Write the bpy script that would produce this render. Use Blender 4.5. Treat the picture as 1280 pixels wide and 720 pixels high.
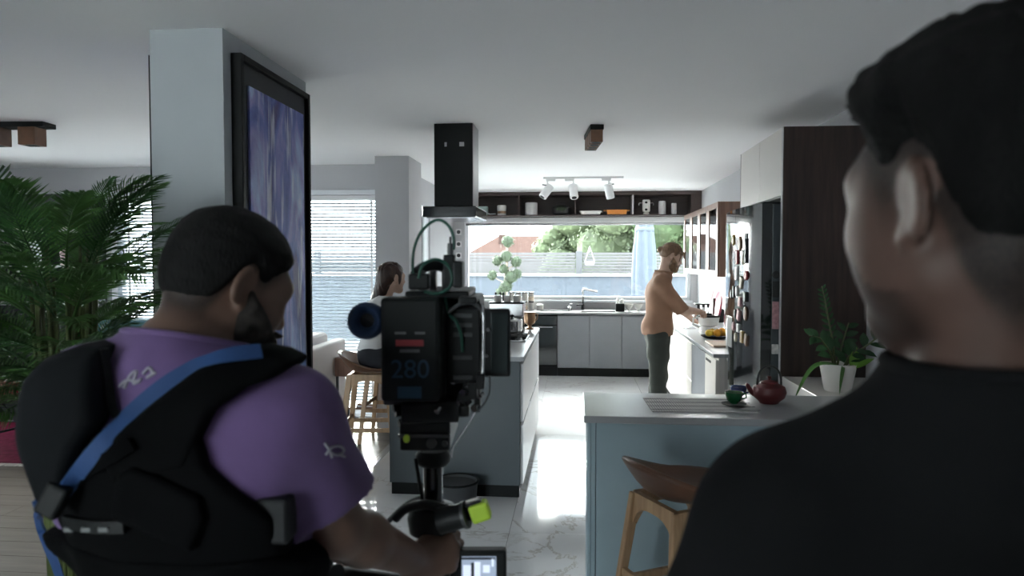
import bpy, math, random
import numpy as np
from mathutils import Vector, Matrix, Euler

# ---------------------------------------------------------------- camera, sky, exposure
scene = bpy.context.scene
for o_ in list(bpy.data.objects): bpy.data.objects.remove(o_)
YAW = math.atan(81 / 900)
PITCH = math.atan(35 / 900 * math.cos(YAW))
cam_data = bpy.data.cameras.new('camera')
cam = bpy.data.objects.new('camera', cam_data)
scene.collection.objects.link(cam)
cam.location = (0, 0, 1.64)
cam.rotation_euler = (math.pi / 2 - PITCH, 0, YAW)
cam_data.sensor_width = 36
cam_data.lens = 900 / 1280 * 36
cam_data.clip_start = 0.02
cam_data.clip_end = 300
cam_data.dof.use_dof = True
cam_data.dof.focus_distance = 6.5
cam_data.dof.aperture_fstop = 4.5
scene.camera = cam

world = bpy.data.worlds.new('overcast_sky')
scene.world = world
world.use_nodes = True
bg = world.node_tree.nodes['Background']
bg.inputs['Color'].default_value = (0.86, 0.915, 1.0, 1)
bg.inputs['Strength'].default_value = 2.6
vs = scene.view_settings
vs.view_transform = 'Standard'
vs.look = 'None'
vs.gamma = 1
vs.use_curve_mapping = False
vs.exposure = 2.7

def portal(loc, rot, sx, sy):
    l = bpy.data.lights.new('daylight_portal', 'AREA')
    l.shape = 'RECTANGLE'; l.size = sx; l.size_y = sy
    l.cycles.is_portal = True
    o = bpy.data.objects.new('daylight_portal', l)
    scene.collection.objects.link(o)
    o.location = loc; o.rotation_euler = rot
H90 = math.pi / 2
portal((0.0, 10.95, 1.63), (-H90, 0, 0), 3.3, 1.15)        # kitchen window
portal((-3.43, 7.55, 1.18), (-H90, 0, 0), 3.0, 2.3)        # living room glazing
portal((-6.45, 6.1, 1.2), (0, -H90, 0), 2.2, 1.0)          # garden doors, left wall
portal((-3.4, -3.75, 1.2), (H90, 0, 0), 3.0, 2.2)          # garden doors behind the camera
portal((-2.15, 8.22, 1.17), (0, -H90, 0), 2.25, 1.5)       # patio door, kitchen's left wall
sun_l = bpy.data.lights.new('hazy_sun', 'SUN')
sun_l.energy = 12.0; sun_l.angle = math.radians(60); sun_l.color = (1.0, .97, .95)
sun = bpy.data.objects.new('hazy_sun', sun_l); scene.collection.objects.link(sun)
sun.rotation_euler = Vector((.52, -.80, -.50)).to_track_quat('-Z', 'Y').to_euler()

# ---------------------------------------------------------------- helpers
COL = scene.collection
random.seed(7)
RNG = np.random.default_rng(7)

class MB:
    """collects shapes and links them as one mesh object"""
    def __init__(s): s.v = []; s.f = []
    def raw(s, vs_, fs_):
        n = len(s.v); s.v += [tuple(v) for v in vs_]; s.f += [tuple(i + n for i in f) for f in fs_]; return s
    def box(s, lo, hi, M=None):
        x0, y0, z0 = lo; x1, y1, z1 = hi
        vs_ = [Vector(p) for p in ((x0,y0,z0),(x1,y0,z0),(x1,y1,z0),(x0,y1,z0),(x0,y0,z1),(x1,y0,z1),(x1,y1,z1),(x0,y1,z1))]
        if M: vs_ = [M @ v for v in vs_]
        return s.raw(vs_, [(0,3,2,1),(4,5,6,7),(0,1,5,4),(1,2,6,5),(2,3,7,6),(3,0,4,7)])
    def cbox(s, c, size, M=None):
        c = Vector(c); h = Vector(size) / 2
        if M is None: return s.box(c - h, c + h)
        return s.box(-h, h, Matrix.Translation(c) @ M.to_4x4())
    def bar(s, a, b, w, d=None, w2=None, d2=None):
        """rectangular bar a->b"""
        a = Vector(a); b = Vector(b); d = d or w; w2 = w2 or w; d2 = d2 or d
        t = (b - a).normalized(); up = Vector((0,0,1)) if abs(t.z) < .95 else Vector((0,1,0))
        x = t.cross(up).normalized(); y = x.cross(t).normalized()
        vs_ = []
        for p, ww, dd in ((a, w, d), (b, w2, d2)):
            for sx, sy in ((-1,-1),(1,-1),(1,1),(-1,1)): vs_.append(p + x * sx * ww / 2 + y * sy * dd / 2)
        return s.raw(vs_, [(3,2,1,0),(4,5,6,7),(0,1,5,4),(1,2,6,5),(2,3,7,6),(3,0,4,7)])
    def cyl(s, a, b, r, r2=None, n=16, cap=True):
        a = Vector(a); b = Vector(b); r2 = r if r2 is None else r2
        t = (b - a).normalized(); up = Vector((0,0,1)) if abs(t.z) < .95 else Vector((0,1,0))
        x = t.cross(up).normalized(); y = x.cross(t)
        vs_ = []
        for p, rr in ((a, r), (b, r2)):
            for i in range(n):
                q = 2 * math.pi * i / n; vs_.append(p + x * math.cos(q) * rr + y * math.sin(q) * rr)
        fs_ = [(i, i + n, (i + 1) % n + n, (i + 1) % n) for i in range(n)]
        if cap: fs_ += [tuple(range(n)), tuple(range(2 * n - 1, n - 1, -1))]
        return s.raw(vs_, fs_)
    def tube(s, pts, r, n=8, closed=False, cap=True):
        pts = [Vector(p) for p in pts]; m = len(pts)
        rs = r if isinstance(r, (list, tuple)) else [r] * m
        vs_ = []; px = None
        for i, p in enumerate(pts):
            if closed: t = (pts[(i + 1) % m] - pts[i - 1]).normalized()
            else: t = (pts[min(i + 1, m - 1)] - pts[max(i - 1, 0)]).normalized()
            if px is None:
                up = Vector((0,0,1)) if abs(t.z) < .9 else Vector((0,1,0)); px = t.cross(up).normalized()
            px = (px - t * px.dot(t)).normalized(); py = t.cross(px)
            for k in range(n):
                q = 2 * math.pi * k / n; vs_.append(p + px * math.cos(q) * rs[i] + py * math.sin(q) * rs[i])
        fs_ = []
        for i in range(m if closed else m - 1):
            j = (i + 1) % m
            for k in range(n): fs_.append((i*n+k, i*n+(k+1)%n, j*n+(k+1)%n, j*n+k))
        if cap and not closed: fs_ += [tuple(range(n - 1, -1, -1)), tuple((m-1)*n + k for k in range(n))]
        return s.raw(vs_, fs_)
    def lathe(s, prof, c=(0,0,0), n=24, M=None, wob=None):
        """prof: (r, z) from bottom to top"""
        c = Vector(c); vs_ = []
        for r, z in prof:
            for k in range(n):
                q = 2 * math.pi * k / n; rr = r * (1 + (wob(q, z) if wob else 0))
                p = Vector((rr * math.cos(q), rr * math.sin(q), z))
                vs_.append((M @ p if M else p) + c)
        fs_ = [(i*n+k, i*n+(k+1)%n, (i+1)*n+(k+1)%n, (i+1)*n+k) for i in range(len(prof) - 1) for k in range(n)]
        fs_ += [tuple(range(n - 1, -1, -1)), tuple((len(prof)-1)*n + k for k in range(n))]
        return s.raw(vs_, fs_)
    def ball(s, c, r, n=14, m=9):
        rx, ry, rz = (r, r, r) if not isinstance(r, (tuple, list)) else r
        prof = []; c = Vector(c); vs_ = []
        for i in range(m + 1):
            a = -H90 + math.pi * i / m
            ra = max(math.cos(a), 1e-3)
            for k in range(n):
                q = 2 * math.pi * k / n
                vs_.append(c + Vector((rx*ra*math.cos(q), ry*ra*math.sin(q), rz*math.sin(a))))
        fs_ = [(i*n+k, i*n+(k+1)%n, (i+1)*n+(k+1)%n, (i+1)*n+k) for i in range(m) for k in range(n)]
        return s.raw(vs_, fs_)
    def prism(s, poly, y0, y1, M=None):
        """poly of (x, z), extruded along y"""
        n = len(poly)
        vs_ = [Vector((x, y0, z)) for x, z in poly] + [Vector((x, y1, z)) for x, z in poly]
        if M: vs_ = [M @ v for v in vs_]
        fs_ = [tuple(range(n)), tuple(range(2*n - 1, n - 1, -1))] + [(i, i + n, (i+1) % n + n, (i+1) % n) for i in range(n)]
        return s.raw(vs_, fs_)
    def build(s, name, mat, parent=None, smooth=False, bev=0, loc=None, solid=0, sub=0, seg=2):
        me = bpy.data.meshes.new(name)
        me.from_pydata([tuple(v) for v in s.v], [], s.f); me.update()
        return mesh_obj(name, me, mat, parent, smooth, bev, loc, solid, sub, seg)

def mesh_obj(name, me, mat, parent=None, smooth=False, bev=0, loc=None, solid=0, sub=0, seg=2):
    if mat and not me.materials: me.materials.append(mat)
    o = bpy.data.objects.new(name, me); COL.objects.link(o)
    if smooth:
        me.polygons.foreach_set('use_smooth', [True] * len(me.polygons))
        if smooth == 'auto':
            bpy_auto(me)
    if solid: m = o.modifiers.new('solid', 'SOLIDIFY'); m.thickness = solid; m.offset = 0
    if bev:
        m = o.modifiers.new('bevel', 'BEVEL'); m.width = bev; m.segments = seg; m.limit_method = 'ANGLE'; m.angle_limit = .6
    if sub: m = o.modifiers.new('sub', 'SUBSURF'); m.levels = sub; m.render_levels = sub
    if parent: o.parent = parent
    if loc: o.location = loc
    return o
def bpy_auto(me, ang=.7):
    import bmesh
    bm = bmesh.new(); bm.from_mesh(me)
    bmesh.ops.recalc_face_normals(bm, faces=bm.faces)
    for e in bm.edges:
        if len(e.link_faces) == 2 and e.calc_face_angle(0) > ang: e.smooth = False
    bm.to_mesh(me); bm.free()

def tag(o, label=None, cat=None, group=None, kind=None):
    if label: o['label'] = label
    if cat: o['category'] = cat
    if group: o['group'] = group
    if kind: o['kind'] = kind
    return o
def thing(name, label, cat, loc=(0,0,0), rz=0, group=None):
    o = bpy.data.objects.new(name, None); COL.objects.link(o)
    o.empty_display_size = .1; o.location = loc; o.rotation_euler = (0, 0, rz)
    return tag(o, label, cat, group)
def struct(o): o['kind'] = 'structure'; return o
def dup(o, parent=None, loc=None, rz=None):
    kids = list(o.children)
    c = o.copy(); COL.objects.link(c)
    if parent is not None: c.parent = parent
    if loc is not None: c.location = loc
    if rz is not None: c.rotation_euler = (0, 0, rz)
    for k in kids: dup(k, c)
    return c
def inst(name, me, parent, loc, rot=(0,0,0), scale=None):
    o = bpy.data.objects.new(name, me); COL.objects.link(o)
    o.parent = parent; o.location = loc; o.rotation_euler = rot
    if scale: o.scale = scale
    return o

# ---------------------------------------------------------------- materials
def mat(name, col, rough=.5, metal=0, spec=.5, var=0, vscale=8, bump=0, bscale=60, stretch=None, trans=0, coat=0, sheen=0, col2=None, emit=0):
    m = bpy.data.materials.new(name); m.use_nodes = True
    nt = m.node_tree; N = nt.nodes; L = nt.links
    b = N['Principled BSDF']
    b.inputs['Base Color'].default_value = (*col, 1)
    b.inputs['Roughness'].default_value = rough
    b.inputs['Metallic'].default_value = metal
    b.inputs['Specular IOR Level'].default_value = spec
    if coat: b.inputs['Coat Weight'].default_value = coat; b.inputs['Coat Roughness'].default_value = .05
    if sheen: b.inputs['Sheen Weight'].default_value = sheen
    if trans: b.inputs['Transmission Weight'].default_value = trans
    if emit: b.inputs['Emission Color'].default_value = (*col, 1); b.inputs['Emission Strength'].default_value = emit
    tc = N.new('ShaderNodeTexCoord'); src = tc.outputs['Object']
    if stretch:
        mp = N.new('ShaderNodeMapping'); mp.inputs['Scale'].default_value = stretch
        L.new(src, mp.inputs['Vector']); src = mp.outputs['Vector']
    if var or col2:
        n = N.new('ShaderNodeTexNoise'); n.inputs['Scale'].default_value = vscale; n.inputs['Detail'].default_value = 5
        L.new(src, n.inputs['Vector'])
        r = N.new('ShaderNodeValToRGB')
        c2 = col2 or tuple(min(1, c * (1 + var)) for c in col); c1 = col if col2 else tuple(c * (1 - var) for c in col)
        r.color_ramp.elements[0].position = .32; r.color_ramp.elements[1].position = .68
        r.color_ramp.elements[0].color = (*c1, 1); r.color_ramp.elements[1].color = (*c2, 1)
        L.new(n.outputs['Fac'], r.inputs['Fac']); L.new(r.outputs['Color'], b.inputs['Base Color'])
    if bump:
        n = N.new('ShaderNodeTexNoise'); n.inputs['Scale'].default_value = bscale; n.inputs['Detail'].default_value = 4
        L.new(src, n.inputs['Vector'])
        bp = N.new('ShaderNodeBump'); bp.inputs['Strength'].default_value = bump; bp.inputs['Distance'].default_value = .004
        L.new(n.outputs['Fac'], bp.inputs['Height']); L.new(bp.outputs['Normal'], b.inputs['Normal'])
    return m

def glass_mat(name, tint=(1,1,1), refl=1.0):
    """clear pane: passes light straight through, reflects by Fresnel"""
    m = bpy.data.materials.new(name); m.use_nodes = True
    nt = m.node_tree; N = nt.nodes; L = nt.links; N.clear()
    out = N.new('ShaderNodeOutputMaterial'); t = N.new('ShaderNodeBsdfTransparent'); g = N.new('ShaderNodeBsdfGlossy')
    t.inputs['Color'].default_value = (*tint, 1); g.inputs['Roughness'].default_value = .02
    fr = N.new('ShaderNodeFresnel'); fr.inputs['IOR'].default_value = 1.45
    mx = N.new('ShaderNodeMixShader')
    mu = N.new('ShaderNodeMath'); mu.operation = 'MULTIPLY'; mu.inputs[1].default_value = refl
    L.new(fr.outputs[0], mu.inputs[0]); L.new(mu.outputs[0], mx.inputs[0])
    L.new(t.outputs[0], mx.inputs[1]); L.new(g.outputs[0], mx.inputs[2]); L.new(mx.outputs[0], out.inputs[0])
    return m

def translucent(m, w):
    """let part of the light through thin leaves and slats"""
    nt = m.node_tree; N = nt.nodes; L = nt.links; b = N['Principled BSDF']; out = N['Material Output']
    t = N.new('ShaderNodeBsdfTranslucent'); mx = N.new('ShaderNodeMixShader'); mx.inputs[0].default_value = w
    src = b.inputs['Base Color']
    if src.links: L.new(src.links[0].from_socket, t.inputs['Color'])
    else: t.inputs['Color'].default_value = src.default_value
    L.new(b.outputs[0], mx.inputs[1]); L.new(t.outputs[0], mx.inputs[2]); L.new(mx.outputs[0], out.inputs['Surface'])
    return m

def marble_mat():
    m = mat('marble_tile', (.5, .5, .5), rough=.06, spec=.5)
    nt = m.node_tree; N = nt.nodes; L = nt.links; b = N['Principled BSDF']
    geo = N.new('ShaderNodeTexCoord'); oi = N.new('ShaderNodeObjectInfo')
    add = N.new('ShaderNodeVectorMath'); add.operation = 'ADD'
    mul = N.new('ShaderNodeMath'); mul.operation = 'MULTIPLY'; mul.inputs[1].default_value = 37
    L.new(oi.outputs['Random'], mul.inputs[0]); L.new(geo.outputs['Object'], add.inputs[0]); L.new(mul.outputs[0], add.inputs[1])
    n = N.new('ShaderNodeTexNoise'); n.inputs['Scale'].default_value = 1.3; n.inputs['Detail'].default_value = 9; n.inputs['Roughness'].default_value = .62; n.inputs['Distortion'].default_value = .9
    L.new(add.outputs[0], n.inputs['Vector'])
    s = N.new('ShaderNodeMath'); s.operation = 'SUBTRACT'; s.inputs[1].default_value = .5
    a = N.new('ShaderNodeMath'); a.operation = 'ABSOLUTE'
    L.new(n.outputs['Fac'], s.inputs[0]); L.new(s.outputs[0], a.inputs[0])
    r = N.new('ShaderNodeValToRGB'); e = r.color_ramp.elements
    e[0].position = 0; e[0].color = (.42, .39, .36, 1); e[1].position = .016; e[1].color = (.72, .72, .73, 1)
    L.new(a.outputs[0], r.inputs['Fac'])
    n2 = N.new('ShaderNodeTexNoise'); n2.inputs['Scale'].default_value = 1.1
    L.new(add.outputs[0], n2.inputs['Vector'])
    r2 = N.new('ShaderNodeValToRGB'); r2.color_ramp.elements[0].position = .45; r2.color_ramp.elements[1].position = .62
    L.new(n2.outputs['Fac'], r2.inputs['Fac'])
    mx = N.new('ShaderNodeMixRGB'); mx.inputs[1].default_value = (.72, .72, .73, 1)
    L.new(r2.outputs['Color'], mx.inputs[0]); L.new(r.outputs['Color'], mx.inputs[2]); L.new(mx.outputs[0], b.inputs['Base Color'])
    return m

def wood_mat(name, c1, c2, scale=3, stretch=(1, 14, 14), rough=.45, bump=.1):
    m = mat(name, c1, rough=rough, col2=c2, vscale=scale, stretch=stretch, bump=bump, bscale=scale * 6)
    return m

def painting_mat():
    m = mat('abstract_paint', (.1, .1, .3), rough=.45, bump=.5, bscale=40)
    nt = m.node_tree; N = nt.nodes; L = nt.links; b = N['Principled BSDF']
    tc = N.new('ShaderNodeTexCoord')
    def noise(scale, sc, detail=6, dist=0):
        mp = N.new('ShaderNodeMapping'); mp.inputs['Scale'].default_value = sc
        L.new(tc.outputs['Object'], mp.inputs['Vector'])
        n = N.new('ShaderNodeTexNoise'); n.inputs['Scale'].default_value = scale; n.inputs['Detail'].default_value = detail; n.inputs['Distortion'].default_value = dist
        L.new(mp.outputs['Vector'], n.inputs['Vector']); return n
    n1 = noise(3.0, (1, 1.7, .75), 9, .7)
    r = N.new('ShaderNodeValToRGB'); e = r.color_ramp.elements
    e[0].position = .36; e[0].color = (.05, .03, .16, 1)
    e[1].position = .78; e[1].color = (.80, .76, .88, 1)
    for p, c in ((.45, (.05, .07, .34)), (.52, (.14, .18, .52)), (.58, (.30, .28, .60)), (.65, (.42, .54, .80))):
        x = e.new(p); x.color = (*c, 1)
    L.new(n1.outputs['Fac'], r.inputs['Fac'])
    n2 = noise(8, (1, 3.5, .35), 5, .3)
    r2 = N.new('ShaderNodeValToRGB'); r2.color_ramp.elements[0].position = .57; r2.color_ramp.elements[1].position = .66
    L.new(n2.outputs['Fac'], r2.inputs['Fac'])
    # lower part drifts to steel blue, pale streaks in the middle
    sx = N.new('ShaderNodeSeparateXYZ'); L.new(tc.outputs['Object'], sx.inputs[0])
    mr = N.new('ShaderNodeMapRange'); mr.inputs[1].default_value = -.3; mr.inputs[2].default_value = -.75; mr.inputs[3].default_value = 0; mr.inputs[4].default_value = .75
    L.new(sx.outputs['Z'], mr.inputs[0])
    n3 = noise(4, (1, 2, 1.2), 7, .6)
    r3 = N.new('ShaderNodeValToRGB'); r3.color_ramp.elements[0].color = (.07, .14, .36, 1); r3.color_ramp.elements[1].color = (.34, .55, .78, 1)
    r3.color_ramp.elements[0].position = .35; r3.color_ramp.elements[1].position = .7
    L.new(n3.outputs['Fac'], r3.inputs['Fac'])
    m1 = N.new('ShaderNodeMixRGB'); L.new(mr.outputs[0], m1.inputs[0]); L.new(r.outputs['Color'], m1.inputs[1]); L.new(r3.outputs['Color'], m1.inputs[2])
    m2 = N.new('ShaderNodeMixRGB'); m2.inputs[2].default_value = (.78, .80, .92, 1)
    ml = N.new('ShaderNodeMath'); ml.operation = 'MULTIPLY'; ml.inputs[1].default_value = .7
    L.new(r2.outputs['Color'], ml.inputs[0]); L.new(ml.outputs[0], m2.inputs[0]); L.new(m1.outputs[0], m2.inputs[1]); L.new(m2.outputs[0], b.inputs['Base Color'])
    return m

M = {}
M['wall'] = mat('wall_paint', (0.4910, 0.4910, 0.5134), .85, var=.02, vscale=3, bump=.05)
M['pillar'] = mat('pillar_paint', (.50, .53, .56), .85, var=.02, vscale=3, bump=.05)
M['ceiling'] = mat('ceiling_paint', (.93, .92, .93), .9, bump=.03)
M['marble'] = marble_mat()
M['grout'] = mat('grout', (.25, .25, .25), .9, var=.1)
M['plank'] = wood_mat('grey_oak_plank', (.085, .068, .058), (.14, .118, .10), 2.5, (1, 9, 9), .28, .05)
M['white'] = mat('white_lacquer', (.75, .75, .76), .35)
M['white_frame'] = mat('white_window_frame', (.72, .74, .78), .4)
M['glass'] = glass_mat('clear_glass', (.93, .97, .95))
M['island_grey'] = mat('slate_lacquer', (0.0612, 0.0759, 0.0857), .42, var=.03)
M['pen_grey'] = mat('blue_slate_lacquer', (0.3084, 0.4008, 0.4419), .5, var=.03)
M['door_grey'] = mat('mid_grey_lacquer', (0.2040, 0.2125, 0.2338), .4, var=.03)
M['worktop'] = mat('white_quartz', (0.3349, 0.3393, 0.3480), .28, var=.02, vscale=30)
M['cream'] = mat('cream_lacquer', (0.6400, 0.6000, 0.5700), .35)
M['black'] = mat('black_matte', (.006, .007, .0075), .5, spec=.2)
M['blackgloss'] = mat('black_gloss', (.008, .010, .011), .12, coat=.5)
M['blackmetal'] = mat('black_metal', (.016, .017, .018), .35, metal=.2)
M['hoodside'] = mat('brushed_steel', (.35, .35, .36), .3, metal=1)
M['steel'] = mat('steel', (.55, .55, .56), .22, metal=1)
M['chrome'] = mat('chrome', (.8, .8, .82), .08, metal=1)
M['greysteel'] = mat('backsplash_steel', (.42, .42, .43), .32, metal=.7)
M['walnut'] = wood_mat('dark_walnut', (0.0225, 0.0128, 0.0105), (.055, .030, .025), 4, (8, 8, .6), .45, .08)
M['walnut_mid'] = wood_mat('walnut_veneer', (.16, .085, .06), (.24, .135, .095), 4, (8, 8, .6), .4, .05)
M['shelfwood'] = wood_mat('espresso_wood', (.040, .026, .024), (.06, .040, .036), 5, (.6, 8, 8), .5, .05)
M['lampwood'] = mat('lamp_wood', (.14, .065, .035), .5, var=.25, vscale=12)
M['oak'] = wood_mat('oak', (.36, .215, .115), (.50, .32, .18), 5, (9, 9, .7), .45, .06)
M['seatbrown'] = mat('brown_seat_shell', (.115, .052, .028), .4, var=.2, vscale=6)
M['darkglass'] = mat('fridge_black_glass', (.012, .014, .016), .08, spec=.8, coat=.6)
M['fridgeside'] = mat('fridge_side', (.045, .055, .062), .35)
M['blind'] = mat('blind_slat', (.46, .50, .54), .6)
M['blindgrey'] = mat('blind_slat_grey', (.45, .46, .48), .6)
M['sofa'] = mat('off_white_upholstery', (.62, .60, .60), .9, bump=.2, bscale=200)
M['teal'] = mat('teal_upholstery', (.05, .115, .135), .9, bump=.2, bscale=150)
M['rug'] = mat('red_rug', (.115, .008, .030), .95, spec=.05, var=.25, vscale=18, bump=.5, bscale=300)
M['fringe'] = mat('rug_fringe', (.55, .52, .48), .9)
M['leaf'] = mat('palm_leaf', (0.0337, 0.0949, 0.0275), .42, var=.35, vscale=6)
M['leaf2'] = mat('palm_leaf_light', (0.0714, 0.1642, 0.0428), .42, var=.3, vscale=6)
M['stem'] = mat('palm_stem', (0.0700, 0.0910, 0.0280), .5, var=.3)
M['soil'] = mat('soil', (.03, .02, .015), .95, var=.4, bump=.6)
M['zz'] = mat('dark_glossy_leaf', (.028, .075, .03), .25, var=.3)
M['zzlight'] = mat('bright_young_leaf', (.16, .34, .05), .35, var=.2)
M['pot'] = mat('white_ceramic_pot', (.68, .64, .60), .35)
M['basket'] = mat('woven_planter', (.17, .13, .09), .8, var=.3, vscale=40, bump=.6)
M['teared'] = mat('red_cast_iron', (.085, .008, .010), .38, bump=.3, bscale=160)
M['iron'] = mat('dark_iron', (.02, .02, .02), .45)
M['green'] = mat('green_glaze', (0.0072, 0.0780, 0.0270), .25)
M['blue'] = mat('blue_glaze', (0.0120, 0.0270, 0.1020), .25)
M['mat'] = mat('placemat_weave', (.52, .50, .49), .8, bump=.4, bscale=300)
M['purple'] = mat('purple_cotton', (.135, .080, .205), .92, var=.12, vscale=9, bump=.12, bscale=350, sheen=.15)
M['vest'] = mat('black_padded_fabric', (0.0029, 0.0030, 0.0034), .9, spec=.08, var=.15, bump=.15, bscale=420)
M['vestpad'] = mat('charcoal_shoulder_pad', (0.0087, 0.0099, 0.0116), .8, spec=.12, bump=.15, bscale=420)
M['bluestrap'] = mat('blue_webbing', (0.0143, 0.0587, 0.1836), .7, bump=.3, bscale=500)
M['tee'] = mat('charcoal_cotton', (0.0112, 0.0112, 0.0123), .95, spec=.1, var=.1, vscale=9, bump=.12, bscale=380)
M['skin'] = mat('skin_tan', (0.1584, 0.0900, 0.0648), .5, var=.10, vscale=14, bump=.05, bscale=220)
M['skin2'] = mat('skin_warm', (0.1240, 0.0713, 0.0558), .5, var=.10, vscale=14, bump=.05, bscale=220)
M['skinlight'] = mat('skin_light', (0.4160, 0.2640, 0.2000), .5, var=.06, vscale=14)
M['hairblack'] = mat('black_hair', (.006, .0057, .0058), .8, spec=.2, var=.4, vscale=60, stretch=(1, 1, .3), bump=.7, bscale=260)
M['beard'] = mat('dark_beard', (.022, .016, .013), .75, var=.4, vscale=120, bump=.8, bscale=420)
M['stubble'] = mat('short_stubble', (.055, .038, .032), .85, var=.3, vscale=150, bump=.6, bscale=500)
M['hairblond'] = mat('light_brown_hair', (0.1520, 0.0840, 0.0440), .5, var=.35, vscale=50, stretch=(1, 1, .25), bump=.5, bscale=160)
M['hairauburn'] = mat('auburn_hair', (.035, .013, .008), .4, var=.5, vscale=40, stretch=(6, 6, .4), bump=.5, bscale=80)
M['rust'] = mat('rust_linen', (.25, .135, .085), .9, var=.08, vscale=8, bump=.15, bscale=300)
M['trouser'] = mat('dark_olive_cotton', (.030, .034, .028), .9, var=.1)
M['jeans'] = mat('dark_denim', (.02, .022, .03), .9, var=.1)
M['whitetee'] = mat('white_cotton', (.66, .65, .66), .9, bump=.1, bscale=300)
M['shoe'] = mat('dark_shoe', (.02, .02, .02), .6)
M['eye'] = mat('eye_white', (.6, .57, .54), .2)
M['print'] = mat('white_print', (0.3300, 0.3180, 0.3600), .8)
M['rig'] = mat('camera_black', (.008, .009, .010), .45, spec=.3)
M['riggrey'] = mat('camera_grey', (.045, .047, .05), .4)
M['rigsteel'] = mat('camera_steel', (.42, .42, .43), .25, metal=1)
M['battery'] = mat('battery_shell', (.007, .0085, .009), .55, spec=.25, bump=.05)
M['labelblue'] = mat('battery_blue_print', (0.0119, 0.0545, 0.0990), .5)
M['labelred'] = mat('battery_red_print', (0.2880, 0.0216, 0.0288), .5)
M['labelgrey'] = mat('battery_grey_print', (0.1260, 0.1350, 0.1350), .5)
M['cable_green'] = mat('green_cable', (.010, .075, .05), .4)
M['eyecup'] = mat('blue_eyecup', (.012, .035, .095), .7)
M['screen_off'] = mat('dark_screen', (.022, .032, .033), .25)
M['tape'] = mat('neon_tape', (.50, .72, .06), .5)
M['orange'] = mat('orange_enamel', (.58, .21, .04), .35)
M['ceramic'] = mat('white_ceramic', (.66, .64, .62), .3)
M['ceramic2'] = mat('pale_grey_ceramic', (.55, .54, .54), .35, var=.1)
M['jarglass'] = glass_mat('jar_glass', (.85, .88, .88), 1.0)
M['clearjar'] = mat('frosted_jar', (.55, .53, .50), .15, trans=.25)
M['beige'] = mat('dry_goods', (.55, .46, .36), .8, var=.25, vscale=60)
M['copper'] = mat('copper', (.33, .20, .12), .35, metal=.7)
M['fruit'] = mat('orange_fruit', (.75, .33, .02), .45)
M['lemon'] = mat('yellow_fruit', (.78, .52, .04), .45)
M['pink'] = mat('pink_plastic', (.55, .12, .17), .35)
M['pinkclear'] = mat('pale_pink_plastic', (.70, .50, .53), .3, trans=.3)
M['board'] = mat('beech_board', (.55, .40, .30), .5, var=.1)
M['outwall'] = mat('garden_wall_render', (0.0518, 0.0605, 0.0734), .9, var=.06)
M['coping'] = mat('coping_stone', (0.2232, 0.2232, 0.2232), .8)
M['fence'] = mat('composite_fence', (0.0728, 0.0693, 0.0707), .8, var=.08, stretch=(.3, 4, 8))
M['fencepost'] = mat('fence_post', (0.0540, 0.0540, 0.0576), .7)
M['terrace'] = mat('terrace_paving', (.40, .40, .40), .9, var=.08)
M['foliage'] = mat('tree_foliage', (0.0518, 0.0814, 0.0324), .7, var=.35, vscale=1.2)
M['foliage2'] = mat('tree_foliage_pale', (0.0778, 0.1008, 0.0490), .7, var=.35, vscale=1.2)
M['topiary'] = mat('topiary_green', (0.0425, 0.0619, 0.0324), .7, var=.3, vscale=9)
M['bark'] = mat('bark', (.17, .14, .11), .9, var=.2)
M['roof'] = mat('terracotta_roof', (.056, .036, .031), .85, spec=0, var=.15)
M['housewall'] = mat('pale_house_wall', (.09, .08, .075), .9, spec=0)
M['umbrella'] = mat('pale_blue_canvas', (0.0626, 0.0756, 0.0945), .9, var=.05)
M['book1'] = mat('cream_paper', (.55, .50, .42), .8)
M['book2'] = mat('tan_cover', (.36, .19, .10), .7)
M['book3'] = mat('red_cover', (.23, .02, .03), .6)
M['mint'] = mat('mint_box', (.35, .48, .44), .6)
M['paint'] = painting_mat()
M['paperwhite'] = mat('white_paper', (.75, .76, .80), .7)
M['fringe_dark'] = mat('dark_frame_mount', (.03, .032, .036), .6)

for k_ in ('leaf', 'leaf2', 'zz', 'zzlight', 'foliage', 'foliage2', 'topiary'): translucent(M[k_], .35)
translucent(M['blind'], .5)

for k_ in ('skin', 'skin2'):
    nt_ = M[k_].node_tree; b_ = nt_.nodes['Principled BSDF']; at_ = nt_.nodes.new('ShaderNodeAttribute'); at_.attribute_name = 'fade'
    nz_ = nt_.nodes.new('ShaderNodeTexNoise'); nz_.inputs['Scale'].default_value = 420
    mr_ = nt_.nodes.new('ShaderNodeMapRange'); mr_.inputs[1].default_value = .3; mr_.inputs[2].default_value = .7; mr_.inputs[3].default_value = .7; mr_.inputs[4].default_value = 1.0
    mm_ = nt_.nodes.new('ShaderNodeMath'); mm_.operation = 'MULTIPLY'; mx_ = nt_.nodes.new('ShaderNodeMixRGB'); mx_.inputs[2].default_value = (.010, .008, .0075, 1)
    nt_.links.new(nz_.outputs['Fac'], mr_.inputs[0]); nt_.links.new(mr_.outputs[0], mm_.inputs[0]); nt_.links.new(at_.outputs['Fac'], mm_.inputs[1])
    src_ = b_.inputs['Base Color'].links[0].from_socket
    nt_.links.new(mm_.outputs[0], mx_.inputs[0]); nt_.links.new(src_, mx_.inputs[1]); nt_.links.new(mx_.outputs[0], b_.inputs['Base Color'])

# ================================================================ STRUCTURE
H = 2.62
XR, XL, YB, YL, YR = 1.75, -6.2, 10.7, 7.25, -3.5
XK = -1.85                                # inner wall left of the kitchen

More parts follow.
